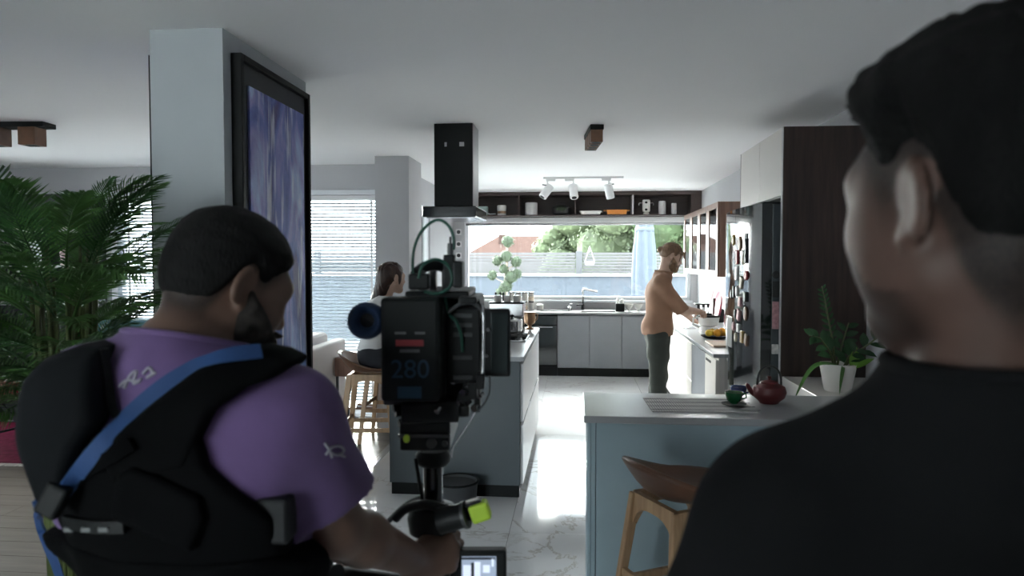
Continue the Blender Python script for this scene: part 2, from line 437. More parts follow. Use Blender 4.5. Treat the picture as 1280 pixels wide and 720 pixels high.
fl = struct(MB().box((XL - .2, YR - .2, -.14), (XR + .2, YB + .2, -.008)).build('floor', M['grout']))
tile_me = MB().box((-.5985, -.5985, -.02), (.5985, .5985, 0)).build('tile', M['marble'], fl, bev=.002).data
bpy.data.objects.remove(bpy.data.objects['tile'])
def tile(x0, x1, y0, y1):
    o = inst('tile', tile_me, fl, ((x0 + x1) / 2, (y0 + y1) / 2, 0), scale=((x1 - x0) / 1.2, (y1 - y0) / 1.2, 1))
    return o
xs = [-1.6, -.4, .8, XR]
ys = [YR] + [4.27 + 1.22 * k for k in range(-6, 6)] + [YB]
for i in range(3):
    for j in range(len(ys) - 1):
        if ys[j + 1] - ys[j] > .1: tile(xs[i], xs[i + 1], ys[j], ys[j + 1])
for y0, y1 in ((YL, YL + 1.2), (YL + 1.2, YL + 2.4), (YL + 2.4, YB)): tile(XK, xs[0], y0, y1)
plank_me = MB().box((-.6, -.0945, -.02), (.6, .0945, 0)).build('plank', M['plank'], fl).data
bpy.data.objects.remove(bpy.data.objects['plank'])
r_ = random.Random(3)
y = 0.4
while y < YL - .05:
    x = XL + .0 - r_.random() * 1.0
    while x < -1.66:
        x0 = max(x, XL); x1 = min(x + 1.6, -1.66)
        if x1 - x0 > .08: inst('plank', plank_me, fl, ((x0 + x1) / 2, y + .096, 0), scale=((x1 - x0 - .003) / 1.2, 1, 1))
        x += 1.6
    y += .1925
inst('plank', plank_me, fl, ((XL - 1.66) / 2, (YR + .4) / 2, 0), scale=((-1.66 - XL) / 1.2, (.4 - YR) / .19, 1))
struct(MB().box((-1.662, YR, -.02), (-1.602, YL, .004)).build('trim_1', M['steel'], bev=.002))

struct(MB().box((XL - .2, YR - .2, H), (XR + .2, YB + .2, H + .15)).build('ceiling', M['ceiling']))

def wall_y(name, y0, y1, x0, x1, holes, m):
    """wall in the xz plane with rectangular holes (hx0,hx1,hz0,hz1) sorted by x"""
    mb = MB(); x = x0
    for hx0, hx1, hz0, hz1 in holes:
        mb.box((x, y0, 0), (hx0, y1, H)); mb.box((hx0, y0, 0), (hx1, y1, hz0)) if hz0 > .001 else None
        mb.box((hx0, y0, hz1), (hx1, y1, H)); x = hx1
    mb.box((x, y0, 0), (x1, y1, H))
    return struct(mb.build(name, m))
def wall_x(name, x0, x1, y0, y1, holes, m):
    mb = MB(); y = y0
    for a, b, hz0, hz1 in holes:
        mb.box((x0, y, 0), (x1, a, H)); mb.box((x0, a, 0), (x1, b, hz0)) if hz0 > .001 else None
        mb.box((x0, a, hz1), (x1, b, H)); y = b
    mb.box((x0, y, 0), (x1, y1, H))
    return struct(mb.build(name, m))
WX0, WX1, WZ0, WZ1 = -1.68, 1.66, 1.05, 2.24
wall_y('wall_back', YB, YB + .2, XK - .2, XR + .2, [(WX0, WX1, WZ0, WZ1)], M['wall'])
wall_x('wall_right', XR, XR + .2, YR, YB, [], M['wall'])
wall_x('wall_kitchen_left', XK - .2, XK, YL + .2, YB, [(YL + .21, 9.0, .02, 2.31)], M['wall'])
LX0, LX1 = -4.93, -1.93
wall_y('wall_living', YL, YL + .2, XL, XK - .2, [(LX0, LX1, .02, 2.31)], M['wall'])
wall_x('wall_left', XL - .2, XL, YR, YL + .2, [(5.6, 6.6, .05, 2.3)], M['wall'])
wall_y('wall_rear', YR - .2, YR, XL, XR, [(-4.9, -1.9, .05, 2.3)], M['wall'])
struct(MB().box((-1.905, 6.70, 0), (-1.58, YL, H)).build('wall_pilaster', M['wall']))
struct(MB().box((-1.818, 2.957, 0), (-1.494, 3.896, H)).build('wall_pillar', M['pillar']))

def glazing(name, axis, a0, a1, z0, z1, p, n, m, sill=None, glass=True):
    """window frame with n lights; axis 'x' runs along x at y=p"""
    def bx(mb, u0, u1, w0, w1, t0, t1):
        if axis == 'x': mb.box((u0, p + t0, w0), (u1, p + t1, w1))
        else: mb.box((p + t0, u0, w0), (p + t1, u1, w1))
    root = MB()
    bx(root, a0, a1, z0, z0 + .05, 0, .08); bx(root, a0, a1, z1 - .05, z1, 0, .08)
    bx(root, a0, a0 + .05, z0 + .05, z1 - .05, 0, .08); bx(root, a1 - .05, a1, z0 + .05, z1 - .05, 0, .08)
    root = struct(root.build(name, m, bev=.004))
    w = (a1 - a0 - .1) / n
    for i in range(n):
        if i:
            mb = MB(); bx(mb, a0 + .05 + w * i - .03, a0 + .05 + w * i + .03, z0 + .05, z1 - .05, .01, .075); mb.build('mullion', m, root, bev=.003)
        g = MB(); bx(g, a0 + .05 + w * i, a0 + .05 + w * (i + 1), z0 + .05, z1 - .05, .034, .04); g.build('pane', M['glass'], root)
    if sill:
        mb = MB(); bx(mb, a0 - .02, a1 + .02, z0 - .03, z0, sill[0], sill[1]); mb.build('window_sill', m, root, bev=.005)
    return root
w1 = glazing('window_1', 'x', WX0, WX1, WZ0, WZ1, YB + .05, 1, M['white_frame'], sill=(-.1, .05))
glazing('window_2', 'x', LX0, LX1, .02, 2.31, YL + .1, 3, M['white_frame'])
glazing('window_3', 'y', 5.6, 6.6, .05, 2.3, XL - .1, 2, M['blackmetal'])
glazing('window_4', 'x', -4.9, -1.9, .05, 2.3, YR - .1, 2, M['blackmetal'])
d1 = glazing('window_5', 'y', YL + .21, 9.0, .02, 2.31, XK - .1, 2, M['white_frame'])
# white casing ledge over the living room glazing
struct(MB().box((XL, YL - .03, 2.31), (-1.905, YL, 2.36)).build('trim_2', M['white_frame'], bev=.004))
# roller blind box over the kitchen window
rb = thing('roller_blind', 'white roller blind rolled up above the long kitchen window', 'blind', (0, YB - .09, 2.2))
MB().box((-1.66, -.06, -.015), (1.68, .088, .065)).build('cassette', M['white'], rb, bev=.012)
MB().cyl((-1.64, 0, -.03), (1.66, 0, -.03), .022, n=16).build('blind_roll', M['steel'], rb, smooth=True)
# baseboards
struct(MB().box((XK, 9.01, 0), (XK + .012, YB - .6, .07)).build('baseboard_left', M['white'], bev=.003))
# wall sockets left of the kitchen window
for z, lab in ((2.06, 'topmost white wall socket beside the kitchen window'), (1.88, 'middle white wall socket beside the kitchen window'), (1.71, 'lowest white wall socket beside the kitchen window')):
    s = thing('wall_socket', lab, 'socket', (-1.765, YB, z), 0, 'sockets left of the kitchen window')
    MB().box((-.045, -.012, -.045), (.045, 0, .045)).build('plate', M['white'], s, bev=.006)
    MB().cyl((0, -.014, 0), (0, -.010, 0), .028, n=16).build('insert', M['riggrey'], s)
MB().box((XK - .035, 8.20, .95), (XK - .015, 8.23, 1.25)).build('door_handle', M['blackmetal'], d1, bev=.004)

# ---------------------------------------------------------------- venetian blinds
slat_me = MB().box((-.47, -.0125, -.0008), (.47, .0125, .0008)).build('slat', M['blind']).data
bpy.data.objects.remove(bpy.data.objects['slat'])
for k, (x, lab, a) in enumerate(((-2.44, 'white venetian blind between the tall blue painting and the pilaster', .9), (-3.43, 'white venetian blind hidden behind the pillar', .9), (-4.42, 'white venetian blind behind the palm, beside the bookcase', .9))):
    b = thing('venetian_blind', lab, 'blind', (x, YL + .045, 0), 0, 'venetian blinds in the living room')
    MB().box((-.48, -.02, 2.26), (.48, .02, 2.308)).build('headrail', M['white'], b, bev=.004)
    MB().box((-.47, -.014, .07), (.47, .014, .09)).build('bottom_rail', M['white'], b, bev=.003)
    for xx in (-.33, .33): MB().box((xx - .012, -.0145, .09), (xx + .012, -.0135, 2.26)).build('ladder_tape', M['white'], b)
    for i in range(62): inst('slat', slat_me, b, (0, 0, .115 + i * .0346), (a, 0, 0))

# ================================================================ PILLAR PAINTINGS
def painting(x, side, lab, canvas):
    p = thing('framed_painting', lab, 'painting', (x, 3.428, 1.718))
    y0, y1, z0, z1 = -.404, .404, -.818, .818
    fr = MB(); t = .05 * side
    xa, xb = (0, t) if side > 0 else (t, 0)
    w = .028
    fr.box((xa, y0, z0), (xb, y0 + w, z1)); fr.box((xa, y1 - w, z0), (xb, y1, z1))
    fr.box((xa, y0 + w, z0), (xb, y1 - w, z0 + w)); fr.box((xa, y0 + w, z1 - w), (xb, y1 - w, z1))
    fr.build('frame', M['black'], p, bev=.004)
    xm = (xa, xa + .028) if side > 0 else (xb - .028, xb)
    MB().box((xm[0], y0 + w, z0 + w), (xm[1], y1 - w, z1 - w)).build('mount', M['fringe_dark'], p)
    xc = (xm[1], xm[1] + .012) if side > 0 else (xm[0] - .012, xm[0])
    MB().box((xc[0], y0 + .095, z0 + .12), (xc[1], y1 - .075, z1 - .12)).build('canvas', canvas, p, bev=.003)
painting(-1.494, 1, 'tall abstract blue and violet painting in a black frame on the pillar', M['paint'])
painting(-1.818, -1, 'black-framed painting seen edge-on, on the pillar face by the palm', M['paint'])

# ================================================================ ISLAND
IX0, IX1, IY0, IY1, IZ = -1.30, -.362, 4.89, 6.98, .98
isl = thing('kitchen_island', 'slate grey kitchen island cabinet under the cooker hood', 'cabinet', ((IX0 + IX1) / 2, (IY0 + IY1) / 2, 0))
def rel(o): return Vector(o.location)
def pbox(parent, name, lo, hi, m, bev=.003, **k):
    c = rel(parent); return MB().box(Vector(lo) - c, Vector(hi) - c).build(name, m, parent, bev=bev, **k)
pbox(isl, 'end_panel', (IX0, IY0, .085), (IX1 - .024, IY0 + .04, IZ - .032), M['island_grey'])
pbox(isl, 'end_panel', (IX0, IY1 - .04, .085), (IX1 - .024, IY1, IZ - .032), M['island_grey'])
pbox(isl, 'body', (IX0 + .32, IY0 + .04, .085), (IX1 - .024, IY1 - .04, IZ - .032), M['island_grey'])
pbox(isl, 'toe_kick', (IX0 + .01, IY0 + .012, 0), (IX1 - .03, IY1 - .03, .085), M['black'])
for i in range(3):
    y0 = IY0 + .03 + i * .685; y1 = y0 + .68
    for z0, z1 in ((.09, .50), (.525, .925)):
        d = pbox(isl, 'drawer', (IX1 - .024, y0, z0), (IX1 - .004, y1, z1), M['door_grey'] if False else M['white'], bev=.002)
        MB().box(Vector((IX1 - .02, y0 + .15, z1 + .004)) - rel(isl), Vector((IX1 - .008, y1 - .15, z1 + .012)) - rel(isl)).build('grip_rail', M['black'], d)
wt = MB().box((IX0 - .01, IY0 - .012, IZ - .032), (IX1 + .004, IY1 + .012, IZ)).build('island_worktop', M['worktop'], bev=.003)
tag(wt, 'white quartz worktop lying on the slate kitchen island', 'worktop')

# cooktop with pan supports, seen past the side monitor
ck = thing('cooktop', 'steel gas cooktop with black burners set in the island worktop', 'cooktop', (-.70, 6.03, IZ))
MB().box((-.29, -.26, 0), (.29, .26, .012)).build('plate', M['steel'], ck, bev=.004)
for sx in (-.15, .15):
    for sy in (-.13, .13):
        b = MB().cyl((sx, sy, .012), (sx, sy, .03), .05, .045, 18).build('burner', M['black'], ck)
        g = MB()
        for a in range(4):
            q = a * H90 + .785
            g.bar((sx + .02 * math.cos(q), sy + .02 * math.sin(q), .043), (sx + .11 * math.cos(q), sy + .11 * math.sin(q), .043), .01)
            g.bar((sx + .105 * math.cos(q), sy + .105 * math.sin(q), .012), (sx + .105 * math.cos(q), sy + .105 * math.sin(q), .045), .01)
        g.build('pan_support', M['iron'], b)
for i in range(4): MB().cyl((.265, -.12 + i * .08, .012), (.265, -.12 + i * .08, .032), .017, .014, 12).build('knob', M['black'], ck)
# kettle pot on the cooktop
kp = thing('steel_pot', 'low steel saucepan with black lid knob on the cooktop', 'pot', (-.555, 6.17, IZ + .048))
MB().lathe([(.001, 0), (.085, 0), (.092, .02), (.092, .085), (.094, .09)], n=24).build('pot_body', M['steel'], kp, smooth='auto')
l_ = MB().lathe([(.094, .09), (.09, .1), (.03, .115), (.001, .117)], n=24).build('lid', M['steel'], kp, smooth='auto')
MB().lathe([(.008, .115), (.018, .125), (.018, .14), (.001, .145)], n=12).build('knob', M['black'], l_)
MB().tube([(-.09, 0, .07), (-.15, 0, .085), (-.2, 0, .095)], .011).build('handle', M['black'], kp)
# espresso machine at the island end
em = thing('espresso_machine', 'boxy steel espresso machine with black group heads at the island end', 'coffee machine', (-.64, 6.62, IZ))
MB().box((-.16, -.12, .14), (.16, .14, .27)).build('housing', M['steel'], em, bev=.01)
MB().box((-.16, -.12, 0), (.16, .14, .03)).build('drip_tray', M['blackmetal'], em, bev=.004)
MB().box((-.15, .06, .03), (.15, .13, .14)).build('back_panel', M['steel'], em)
for x in (-.09, 0, .09):
    MB().cyl((x, -.05, .10), (x, -.05, .14), .028, n=14).build('group_head', M['black'], em)
    MB().lathe([(.001, .27), (.03, .27), (.034, .30), (.032, .335), (.001, .337)], (x, 0, 0), 14).build('cup', M['ceramic'], em, smooth='auto')
MB().box((-.165, -.125, .27), (.165, .145, .276)).build('cup_rail', M['black'], em)
# copper goblet pot with a spoon
cp = thing('copper_pot', 'dull copper long-handled coffee pot on the island corner', 'coffee pot', (-.447, 6.86, IZ))
MB().lathe([(.001, 0), (.04, 0), (.042, .008), (.018, .02), (.017, .035), (.05, .06), (.056, .11), (.05, .155), (.056, .165), (.05, .165), (.001, .16)], n=20).build('pot_body', M['copper'], cp, smooth='auto')
MB().tube([(-.05, 0, .14), (-.085, -.01, .21), (-.105, -.015, .27)], [.008, .009, .011], 8).build('handle', M['black'], cp)
MB().tube([(.05, 0, .15), (.075, 0, .14), (.07, 0, .1), (.052, 0, .08)], .006).build('spout_grip', M['copper'], cp)

# round bin at the island foot
rbn = thing('floor_basket', 'low round dark grey basket standing at the island foot', 'basket', (-.80, 4.72, 0))
MB().lathe([(.001, 0), (.125, 0), (.135, .02), (.142, .12), (.148, .16), (.138, .165), (.13, .15), (.001, .145)], n=28).build('basket_body', M['riggrey'], rbn, smooth='auto')
MB().tube([(.146 * math.cos(a), .146 * math.sin(a), .163) for a in [i * math.pi / 12 for i in range(24)]], .008, 8, closed=True).build('rim', M['black'], rbn, smooth=True)

# ================================================================ COOKER HOOD
hd = thing('cooker_hood', 'black glass cooker hood with a square chimney hung above the island', 'cooker hood', (-.886, 5.29, 1.95))
MB().box((-.139, -.148, .08), (.139, .148, H - 1.95)).build('chimney', M['black'], hd, bev=.003)
MB().box((.139, -.135, .08), (.142, .146, H - 1.95)).build('chimney_side', M['hoodside'], hd)
MB().box((-.225, -.165, .0), (.165, .45, .078)).build('canopy', M['blackgloss'], hd, bev=.006)
MB().box((-.20, -.13, -.006), (.14, .42, .0)).build('filter', M['steel'], hd, bev=.002)
for x, w in ((-.055, .016), (.062, .034)):
    MB().box((x - w / 2, -.1515, .505), (x + w / 2, -.148, .535)).build('switch', M['ceramic2'], hd)

# ================================================================ CEILING LAMPS
def spot_bar(name, lab, loc, rz, n, pitch, cube):
    t = thing(name, lab, 'ceiling lamp', loc, rz, 'ceiling lamps with wooden cubes')
    Ln = n * pitch
    MB().box((-Ln / 2, -cube * .56, -.035), (Ln / 2, cube * .56, 0)).build('mounting_plate', M['black'], t, bev=.003)
    for i in range(n):
        x = -Ln / 2 + (i + .5) * pitch
        c = MB().box((x - cube / 2, -cube / 2, -.035 - cube), (x + cube / 2, cube / 2, -.035)).build('wood_cube', M['lampwood'], t, bev=.003)
        MB().cyl((x, 0, -.037 - cube), (x, 0, -.034 - cube), cube * .36, n=16).build('lens', M['black'], c)
spot_bar('ceiling_spot_bar', 'black bar with four wooden cube spots on the kitchen ceiling', (.122, 5.50, H), 1.66, 4, .115, .088)
spot_bar('ceiling_spot_bar', 'black ceiling bar with wooden cube spots above the palm', (-4.28, 4.85, H), .05, 4, .26, .125)

tk = thing('track_light', 'white ceiling track with three white cylinder spotlights near the shelf', 'track light', (.071, 8.56, H))
MB().box((-.47, -.016, -.022), (.47, .016, 0)).build('track', M['white'], tk, bev=.003)
def spot(x, ax, d, knob):
    a = MB().box((x - .055 + ax, -.018, -.05), (x + .055 + ax, .018, -.022)).build('adapter', M['white'], tk, bev=.003)
    MB().cyl((x, 0, -.05), (x, 0, -.10), .009, n=10).build('stem', M['white'], a)
    if knob: MB().tube([(x - .01 * knob, 0, -.095), (x - .06 * knob, 0, -.088)], .006).build('joint_lever', M['riggrey'], a)
    d = Vector(d).normalized(); c = Vector((x, 0, -.155)) + d * .02
    h = MB().cyl(c - d * .085, c + d * .085, .05, n=24).build('spot_head', M['white'], tk, smooth='auto', bev=.006)
    MB().cyl(c + d * .083, c + d * .088, .03, n=16).build('lens', M['black'], h)
spot(-.42, .04, (-.55, -.3, -.75), 1)
spot(-.115, -.045, (.1, -.45, -.9), 0)
spot(.30, -.03, (.22, .25, -.9), -1)

# ================================================================ BACK RUN (below and above the window)
BY, BZ = 10.10, .91
def unit_y(name, lab, x0, x1, m, group, handle=None):
    t = thing(name, lab, 'cabinet', ((x0 + x1) / 2, BY + .3, 0), 0, group)
    pbox(t, 'carcass', (x0, BY + .04, .12), (x1, YB - .004, BZ - .04), M['door_grey'])
    pbox(t, 'toe_kick', (x0, BY + .07, 0), (x1, YB - .05, .12), M['black'])
    d = pbox(t, 'door', (x0 + .003, BY + .02, .125), (x1 - .003, BY + .04, BZ - .055), m)
    return t, d
bx_ = [(-.268, .181, 'grey sink cabinet door unit nearest the built-in oven'), (.181, .627, 'grey base cabinet second from the oven, below the tap'), (.627, 1.08, 'grey base cabinet in the corner, beside the standing cook')]
for x0, x1, lab in bx_: unit_y('base_cabinet', lab, x0, x1, M['door_grey'], 'grey base cabinets under the window')
unit_y('base_cabinet', 'grey base cabinet hidden behind the island, left of the oven', -1.845, -.87, M['door_grey'], 'grey base cabinets under the window')
ov = thing('built_in_oven', 'black built-in oven with a steel bar handle left of the grey cabinets', 'oven', (-.57, BY + .3, 0))
pbox(ov, 'oven_body', (-.865, BY + .04, .12), (-.27, YB - .004, BZ - .04), M['black'])
pbox(ov, 'toe_kick', (-.865, BY + .07, 0), (-.27, YB - .05, .12), M['black'])
dr = pbox(ov, 'oven_door', (-.86, BY + .018, .16), (-.275, BY + .04, .72), M['blackgloss'])
c_ = rel(ov)
MB().cyl(Vector((-.80, BY - .012, .70)) - c_, Vector((-.335, BY - .012, .70)) - c_, .009, n=10).build('handle', M['steel'], dr, smooth=True)
pbox(ov, 'control_panel', (-.86, BY + .018, .725), (-.275, BY + .04, BZ - .06), M['blackgloss'])
bw = MB().box((XK + .004, BY, BZ - .03), (1.745, YB - .016, BZ)).build('back_worktop', M['worktop'], bev=.004)
tag(bw, 'white worktop running below the kitchen window', 'worktop')
bs = MB().box((XK + .004, YB - .014, BZ), (XR - .016, YB - .002, WZ0 - .035)).build('backsplash', M['greysteel'])
tag(bs, 'brushed grey backsplash strip behind the sink', 'backsplash')

# sink, tap and washing-up things
sk = thing('sink', 'black inset sink in the back worktop', 'sink', (.30, 10.36, BZ))
s_ = MB(); s_.box((-.24, -.17, .0), (.24, .17, .012)); s_.build('rim', M['black'], sk, bev=.004)
MB().box((-.21, -.14, .011), (.21, .14, .014)).build('basin', M['blackmetal'], sk)
tp = thing('tap', 'chrome kitchen tap with angled spout and black lever', 'tap', (.088, 10.42, BZ))
MB().cyl((0, 0, 0), (0, 0, .10), .026, .022, 16).build('base', M['black'], tp, smooth='auto')
MB().tube([(0, 0, .1), (0, 0, .29), (.01, 0, .305), (.03, 0, .308), (.21, -.03, .275)], .014, 10).build('spout', M['chrome'], tp, smooth=True)
MB().tube([(0, -.02, .09), (-.05, -.03, .09), (-.09, -.03, .085)], .01, 8).build('lever', M['black'], tp, smooth=True)
sd = thing('soap_dispenser', 'short steel soap pump left of the tap', 'soap dispenser', (-.10, 10.42, BZ))
MB().lathe([(.001, 0), (.03, 0), (.03, .05), (.012, .06), (.01, .09), (.001, .09)], n=14).build('bottle', M['steel'], sd, smooth='auto')
MB().tube([(0, 0, .085), (0, 0, .1), (.04, 0, .1)], .006).build('nozzle', M['steel'], sd)
ch = thing('cutlery_caddy', 'black cutlery caddy holding two white bottles, right of the sink', 'caddy', (.615, 10.34, BZ))
MB().box((-.06, -.04, 0), (.06, .04, .115)).build('caddy_box', M['black'], ch, bev=.006)
for x in (-.03, .03): MB().lathe([(.001, .1), (.022, .1), (.022, .17), (.008, .185), (.008, .21), (.001, .21)], (x, 0, 0), 12).build('bottle', M['ceramic'], ch, smooth='auto')
for x, lab in ((.735, 'clear glass bowl left of its twin, right of the cutlery caddy'), (.872, 'clear glass bowl beside the standing cook')):
    b = MB().lathe([(.001, 0), (.03, 0), (.032, .006), (.012, .012), (.02, .03), (.055, .07), (.065, .11), (.061, .11), (.05, .075), (.001, .03)], n=22).build('glass_bowl', M['clearjar'], smooth='auto', loc=(x, 10.33, BZ))
    tag(b, lab, 'bowl', 'glass bowls by the sink')
# knife block and storage jars
kb = thing('knife_block', 'black knife block with three black-handled knives', 'knife block', (-1.10, 10.28, BZ))
MB().box((-.085, -.05, 0), (.085, .05, .10)).build('block', M['black'], kb, bev=.006)
for x, z in ((-.06, .27), (.005, .27), (.052, .27)): MB().box((x - .014, -.012, .1), (x + .014, .012, z)).build('knife_handle', M['black'], kb, bev=.006)
JL = ['bottom', 'top']
for lv in range(2):
    for i in range(4):
        lab = f'{["lower", "upper"][lv]} glass storage jar, {["first", "second", "third", "fourth"][i]} from the knife block'
        j = thing('storage_jar', lab, 'jar', (-.94 + i * .094, 10.42, BZ + lv * .135), 0, 'stacked storage jars by the window')
        MB().lathe([(.001, 0), (.04, 0), (.042, .008), (.042, .105), (.038, .115), (.001, .115)], n=16).build('glass', M['clearjar'], j, smooth='auto')
        MB().lathe([(.001, .115), (.041, .115), (.041, .134), (.001, .134)], n=16).build('lid', M['blackmetal'] if i != 1 or lv else M['ceramic2'], j, smooth='auto')
        if (i + lv) % 2 == 0: MB().lathe([(.001, .01), (.0425, .01), (.0425, .07), (.001, .07)], n=16).build('contents', M['beige'], j)
j = thing('sugar_jar', 'small lone glass jar between the storage jars and the tap', 'jar', (-.53, 10.42, BZ))
MB().lathe([(.001, 0), (.05, 0), (.052, .01), (.05, .07), (.001, .075)], n=16).build('glass', M['clearjar'], j, smooth='auto')
MB().lathe([(.001, .075), (.05, .075), (.046, .09), (.01, .095), (.001, .1)], n=16).build('lid', M['ceramic2'], j, smooth='auto')
tag(MB().box((-.52, 10.33, BZ), (-.1, 10.36, BZ + .012)).build('drying_mat', M['blackmetal'], bev=.003), 'thin dark drying mat left of the tap', 'mat')

# open shelf over the window
SY, SZ0, SZ1 = 10.36, 2.268, H - .003
sh = thing('wall_shelf', 'long open espresso wood shelf above the kitchen window', 'shelf', (0, SY, SZ0))
pbox(sh, 'bottom_board', (XK + .01, SY, SZ0), (XR - .005, YB, SZ0 + .022), M['shelfwood'])
pbox(sh, 'top_board', (XK + .01, SY, SZ1 - .05), (XR - .005, YB, SZ1), M['shelfwood'])
pbox(sh, 'back_board', (XK + .01, YB - .02, SZ0 + .022), (1.6, YB - .002, SZ1 - .05), M['shelfwood'], bev=0)
pbox(sh, 'end_block', (1.60, SY, SZ0 + .022), (XR - .005, YB - .002, SZ1 - .05), M['shelfwood'])
for x, m in ((-.832, 'shelfwood'), (-.027, 'shelfwood'), (.79, 'ceramic2')):
    pbox(sh, 'divider', (x - .011, SY + .004, SZ0 + .022), (x + .011, YB - .02, SZ1 - .05), M[m])
TZ = SZ0 + .022
def shelf_jar(name, lab, cat, x, prof, m, y=10.46, n=20, **k):
    o = MB().lathe(prof, n=n, **k).build(name, M[m], smooth='auto', loc=(x, y, TZ)); return tag(o, lab, cat)
t = thing('canister', 'small white canister with a brown print at the left of the shelf', 'canister', (-1.09, 10.45, TZ))
MB().lathe([(.001, 0), (.062, 0), (.064, .006), (.064, .07), (.06, .08), (.001, .08)], n=20).build('canister_body', M['ceramic'], t, smooth='auto')
MB().lathe([(.001, .08), (.068, .08), (.068, .135), (.06, .145), (.001, .145)], n=20).build('lid', M['ceramic'], t, smooth='auto')
MB().lathe([(.0645, .025), (.0655, .03), (.0655, .055), (.0645, .06)], n=20).build('print_band', M['copper'], t)
shelf_jar('glass_canister', 'tall pale glass canister in the second shelf bay', 'jar', -.66, [(.001, 0), (.085, 0), (.09, .01), (.09, .17), (.085, .18), (.001, .185)], 'ceramic2')
t = thing('casserole', 'black lidded casserole with a green lid badge on the shelf', 'casserole', (-.225, 10.47, TZ))
MB().lathe([(.001, 0), (.09, 0), (.12, .02), (.125, .09), (.001, .09)], n=24).build('pot_body', M['iron'], t, smooth='auto')
MB().lathe([(.128, .09), (.125, .11), (.06, .14), (.001, .145)], n=24).build('lid', M['iron'], t, smooth='auto')
MB().ball((0, -.11, .085), (.075, .022, .036)).build('badge', M['topiary'], t, smooth=True)
MB().tube([(-.05, 0, .14), (-.045, 0, .17), (.045, 0, .17), (.05, 0, .14)], .006).build('handle', M['iron'], t)
def dish(lab, x, w, h, m, lug):
    t = thing('baking_dish', lab, 'dish', (x, 10.46, TZ))
    d = .22
    o = MB(); wb = w * .88; db = d * .85
    o.raw([(-wb/2,-db/2,0),(wb/2,-db/2,0),(wb/2,db/2,0),(-wb/2,db/2,0),(-w/2,-d/2,h),(w/2,-d/2,h),(w/2,d/2,h),(-w/2,d/2,h),
           (-w/2+.012,-d/2+.012,h),(w/2-.012,-d/2+.012,h),(w/2-.012,d/2-.012,h),(-w/2+.012,d/2-.012,h),(-wb/2+.01,-db/2+.01,.012),(wb/2-.01,-db/2+.01,.012),(wb/2-.01,db/2-.01,.012),(-wb/2+.01,db/2-.01,.012)],
          [(3,2,1,0),(0,1,5,4),(1,2,6,5),(2,3,7,6),(3,0,4,7),(4,5,9,8),(5,6,10,9),(6,7,11,10),(7,4,8,11),(8,9,13,12),(9,10,14,13),(10,11,15,14),(11,8,12,15),(12,13,14,15)])
    o.build('dish_body', M[m], t, bev=.008)
    for s in (-1, 1): MB().box((s * w / 2 - .002 if s > 0 else -w / 2 - lug, -.05, h - .016), (w / 2 + lug if s > 0 else -w / 2 + .002, .05, h)).build('lug', M[m], t, bev=.005)
dish('white oval baking dish on the shelf, left of the orange one', .195, .30, .055, 'ceramic', .012)
dish('orange enamel baking dish on the shelf', .565, .30, .068, 'orange', .035)
t = thing('handled_vase', 'white and black lidded jar with two thin side handles on the shelf', 'vase', (.985, 10.46, TZ))
MB().lathe([(.001, 0), (.042, 0), (.042, .02), (.03, .03), (.052, .045), (.055, .06), (.055, .19), (.05, .21), (.001, .215)], n=22).build('vase_body', M['ceramic'], t, smooth='auto')
for s in (-1, 1): MB().tube([(s * .05, 0, .165), (s * .09, 0, .17), (s * .105, 0, .155), (s * .1, 0, .13)], .005).build('handle', M['steel'], t)
for z in (.17, .07): MB().ball((-.005, -.052, z), (.02, .006, .017)).build('print_mark', M['black'], t)
shelf_jar('steel_canister', 'taller of two plain pale cylinders at the shelf end', 'canister', 1.21, [(.001, 0), (.052, 0), (.054, .005), (.054, .17), (.048, .19), (.001, .19)], 'ceramic2')
shelf_jar('steel_canister', 'shorter of two plain pale cylinders at the shelf end', 'canister', 1.376, [(.001, 0), (.036, 0), (.038, .005), (.038, .15), (.034, .16), (.001, .16)], 'ceramic2')
tag(MB().box((-1.45, 10.42, TZ), (-1.30, 10.56, TZ + .13)).build('storage_box', M['mint'], bev=.005), 'mint green storage box on the shelf behind the hood', 'box')
bk = thing('open_book', 'white open magazine leaning on the shelf edge beside the hood', 'book', (-1.27, 10.40, TZ))
for s, a in ((-1, .35), (1, -.05)): MB().cbox((s * .045, 0, .03 - s * .012), (.1, .1, .006), Matrix.Rotation(a, 3, 'Y')).build('page_block', M['paperwhite'], bk)

# ================================================================ RIGHT RUN
RX = 1.06
def unit_x(lab, y0, y1, m, fronts, slot=True):
    t = thing('base_cabinet', lab, 'cabinet', (1.4, (y0 + y1) / 2, 0), 0, 'base cabinets along the right wall')
    pbox(t, 'carcass', (RX + .04, y0, .10), (XR - .014, y1, BZ - .03), M['cream'], bev=0)
    pbox(t, 'toe_kick', (RX + .07, y0, 0), (XR - .014, y1, .10), M['black'], bev=0)
    for z0, z1 in fronts:
        d = pbox(t, 'drawer', (RX + .018, y0 + .003, z0), (RX + .04, y1 - .003, z1), m)
        if slot:
            c = rel(t); MB().box(Vector((RX + .015, y0 + .2, z1 - .05)) - c, Vector((RX + .019, min(y1 - .05, y0 + .42), z1 - .03)) - c).build('grip_slot', M['black'], d)
unit_x('cream drawer unit with black grip slot next to the fridge', 5.69, 6.16, M['cream'], [(.105, .44), (.445, BZ - .05)], True)
unit_x('steel grey panel unit in the middle of the right run', 6.16, 6.86, M['door_grey'], [(.105, BZ - .05)], False)
unit_x('cream drawer unit beside the standing cook', 6.86, 7.75, M['cream'], [(.105, .50), (.505, BZ - .05)], False)
unit_x('cream drawer unit hidden behind the standing cook', 7.75, 8.9, M['cream'], [(.105, .50), (.505, BZ - .05)], False)
unit_x('cream corner unit at the far end of the right run', 8.9, 10.09, M['cream'], [(.105, BZ - .05)], False)
